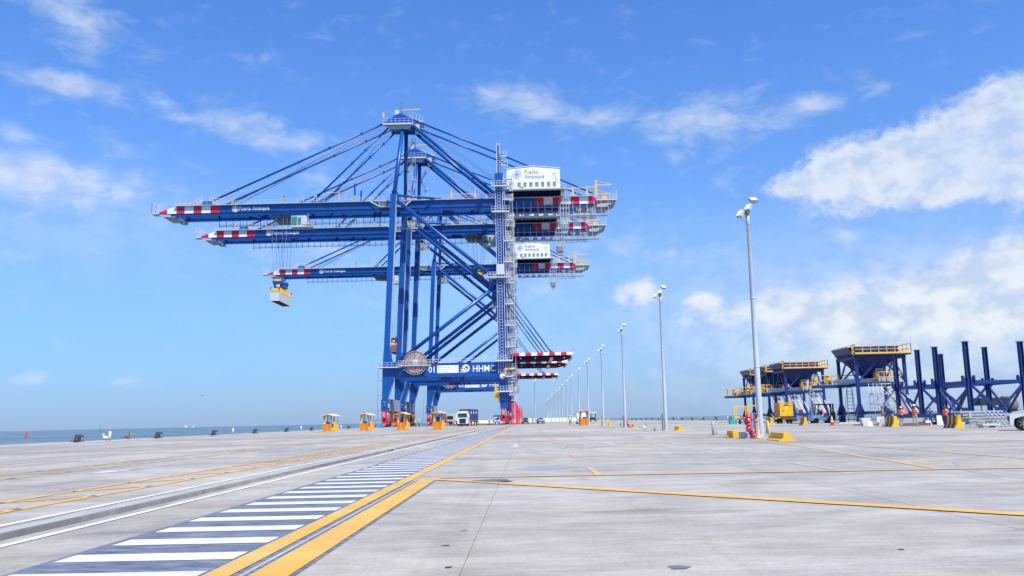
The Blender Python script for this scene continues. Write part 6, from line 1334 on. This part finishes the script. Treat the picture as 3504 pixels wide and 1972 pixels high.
    if hair: sc(MB().lathe([(.06, 1.52), (.10, 1.62), (.108, 1.72), (.08, 1.79), (.02, 1.81)], (0, .01, 0), 12).lathe([(.02, 1.30), (.05, 1.40), (.045, 1.6), (.02, 1.7)], (0, .11, 0), 8)).build('hair', hair, t)
    return t
person('standing worker in orange vest and white helmet looking at a phone', (29.0, 67.0, 0), rad(-25), 1.58, ('phone', 'wide'), SHIRTW, KHAKI, HIVO, WHITE)
person('worker in orange vest and white helmet left of the standing one, by the hopper stair', (31.6, 75.6, 0), rad(150), 1.5, ('front', 'stand'), SHIRTW, DENIM, HIVO, WHITE)
person('woman with long brown hair in an orange vest behind the striped barrier', (28.3, 60.6, 0), rad(120), 1.45, ('front', 'stand'), SHIRTW, DENIM, HIVO, None, HAIR)
person('worker in dark clothes and a blue helmet between the blue columns', (32.6, 72.4, 0), rad(170), 1.42, ('reach', 'stand'), DENIM, DENIM, None, MATS['drum_blue'])
person('worker in dark clothes and a red vest left of the scaffold', (30.4, 76.6, 0), rad(60), 1.55, ('front', 'stride'), DENIM, DENIM, MATS['faded_red'], DARK)
person('person in a light blue shirt and white helmet walking near the cones', (-9.3, 224, 0), rad(15), 1.78, ('down', 'stride'), SHIRTB, DENIM, None, WHITE)
person('worker in a red vest beside the person in light blue', (-8.3, 226, 0), rad(-40), 1.65, ('hips', 'stand'), SHIRTW, DENIM, RED, WHITE)
person('worker in pale orange overalls behind the fourth cabin', (-20.0, 246, 0), rad(30), 1.8, ('down', 'stride'), PINK, PINK, None, WHITE)
person('worker in an orange vest standing left of the silver pickup', (1.9, 262, 0), rad(200), 1.75, ('down', 'stand'), DENIM, DENIM, HIVO, MATS['drum_blue'])
person('person in red standing by the rear of the silver pickup', (2.85, 268, 0), rad(90), 1.6, ('hips', 'stand'), RED, DENIM, None, None, HAIR)
person('worker in a lime vest left of the lone yellow cabin', (8.2, 168, 0), rad(10), 1.72, ('hips', 'stand'), DENIM, DENIM, HIVY, WHITE)
person('left one of two workers in lime vests near the seaside bogies', (-25.6, 205, 0), rad(40), 1.7, ('front', 'stand'), DENIM, DENIM, HIVY, WHITE)
person('right one of two workers in lime vests near the seaside bogies', (-24.7, 205, 0), rad(-30), 1.7, ('down', 'stride'), DENIM, DENIM, HIVY, WHITE)
person('driver in white inside the pale blue forklift', (34.0, 104.2, .32), rad(90), 1.3, ('front', 'stand'), SHIRTW, DENIM, None, WHITE)
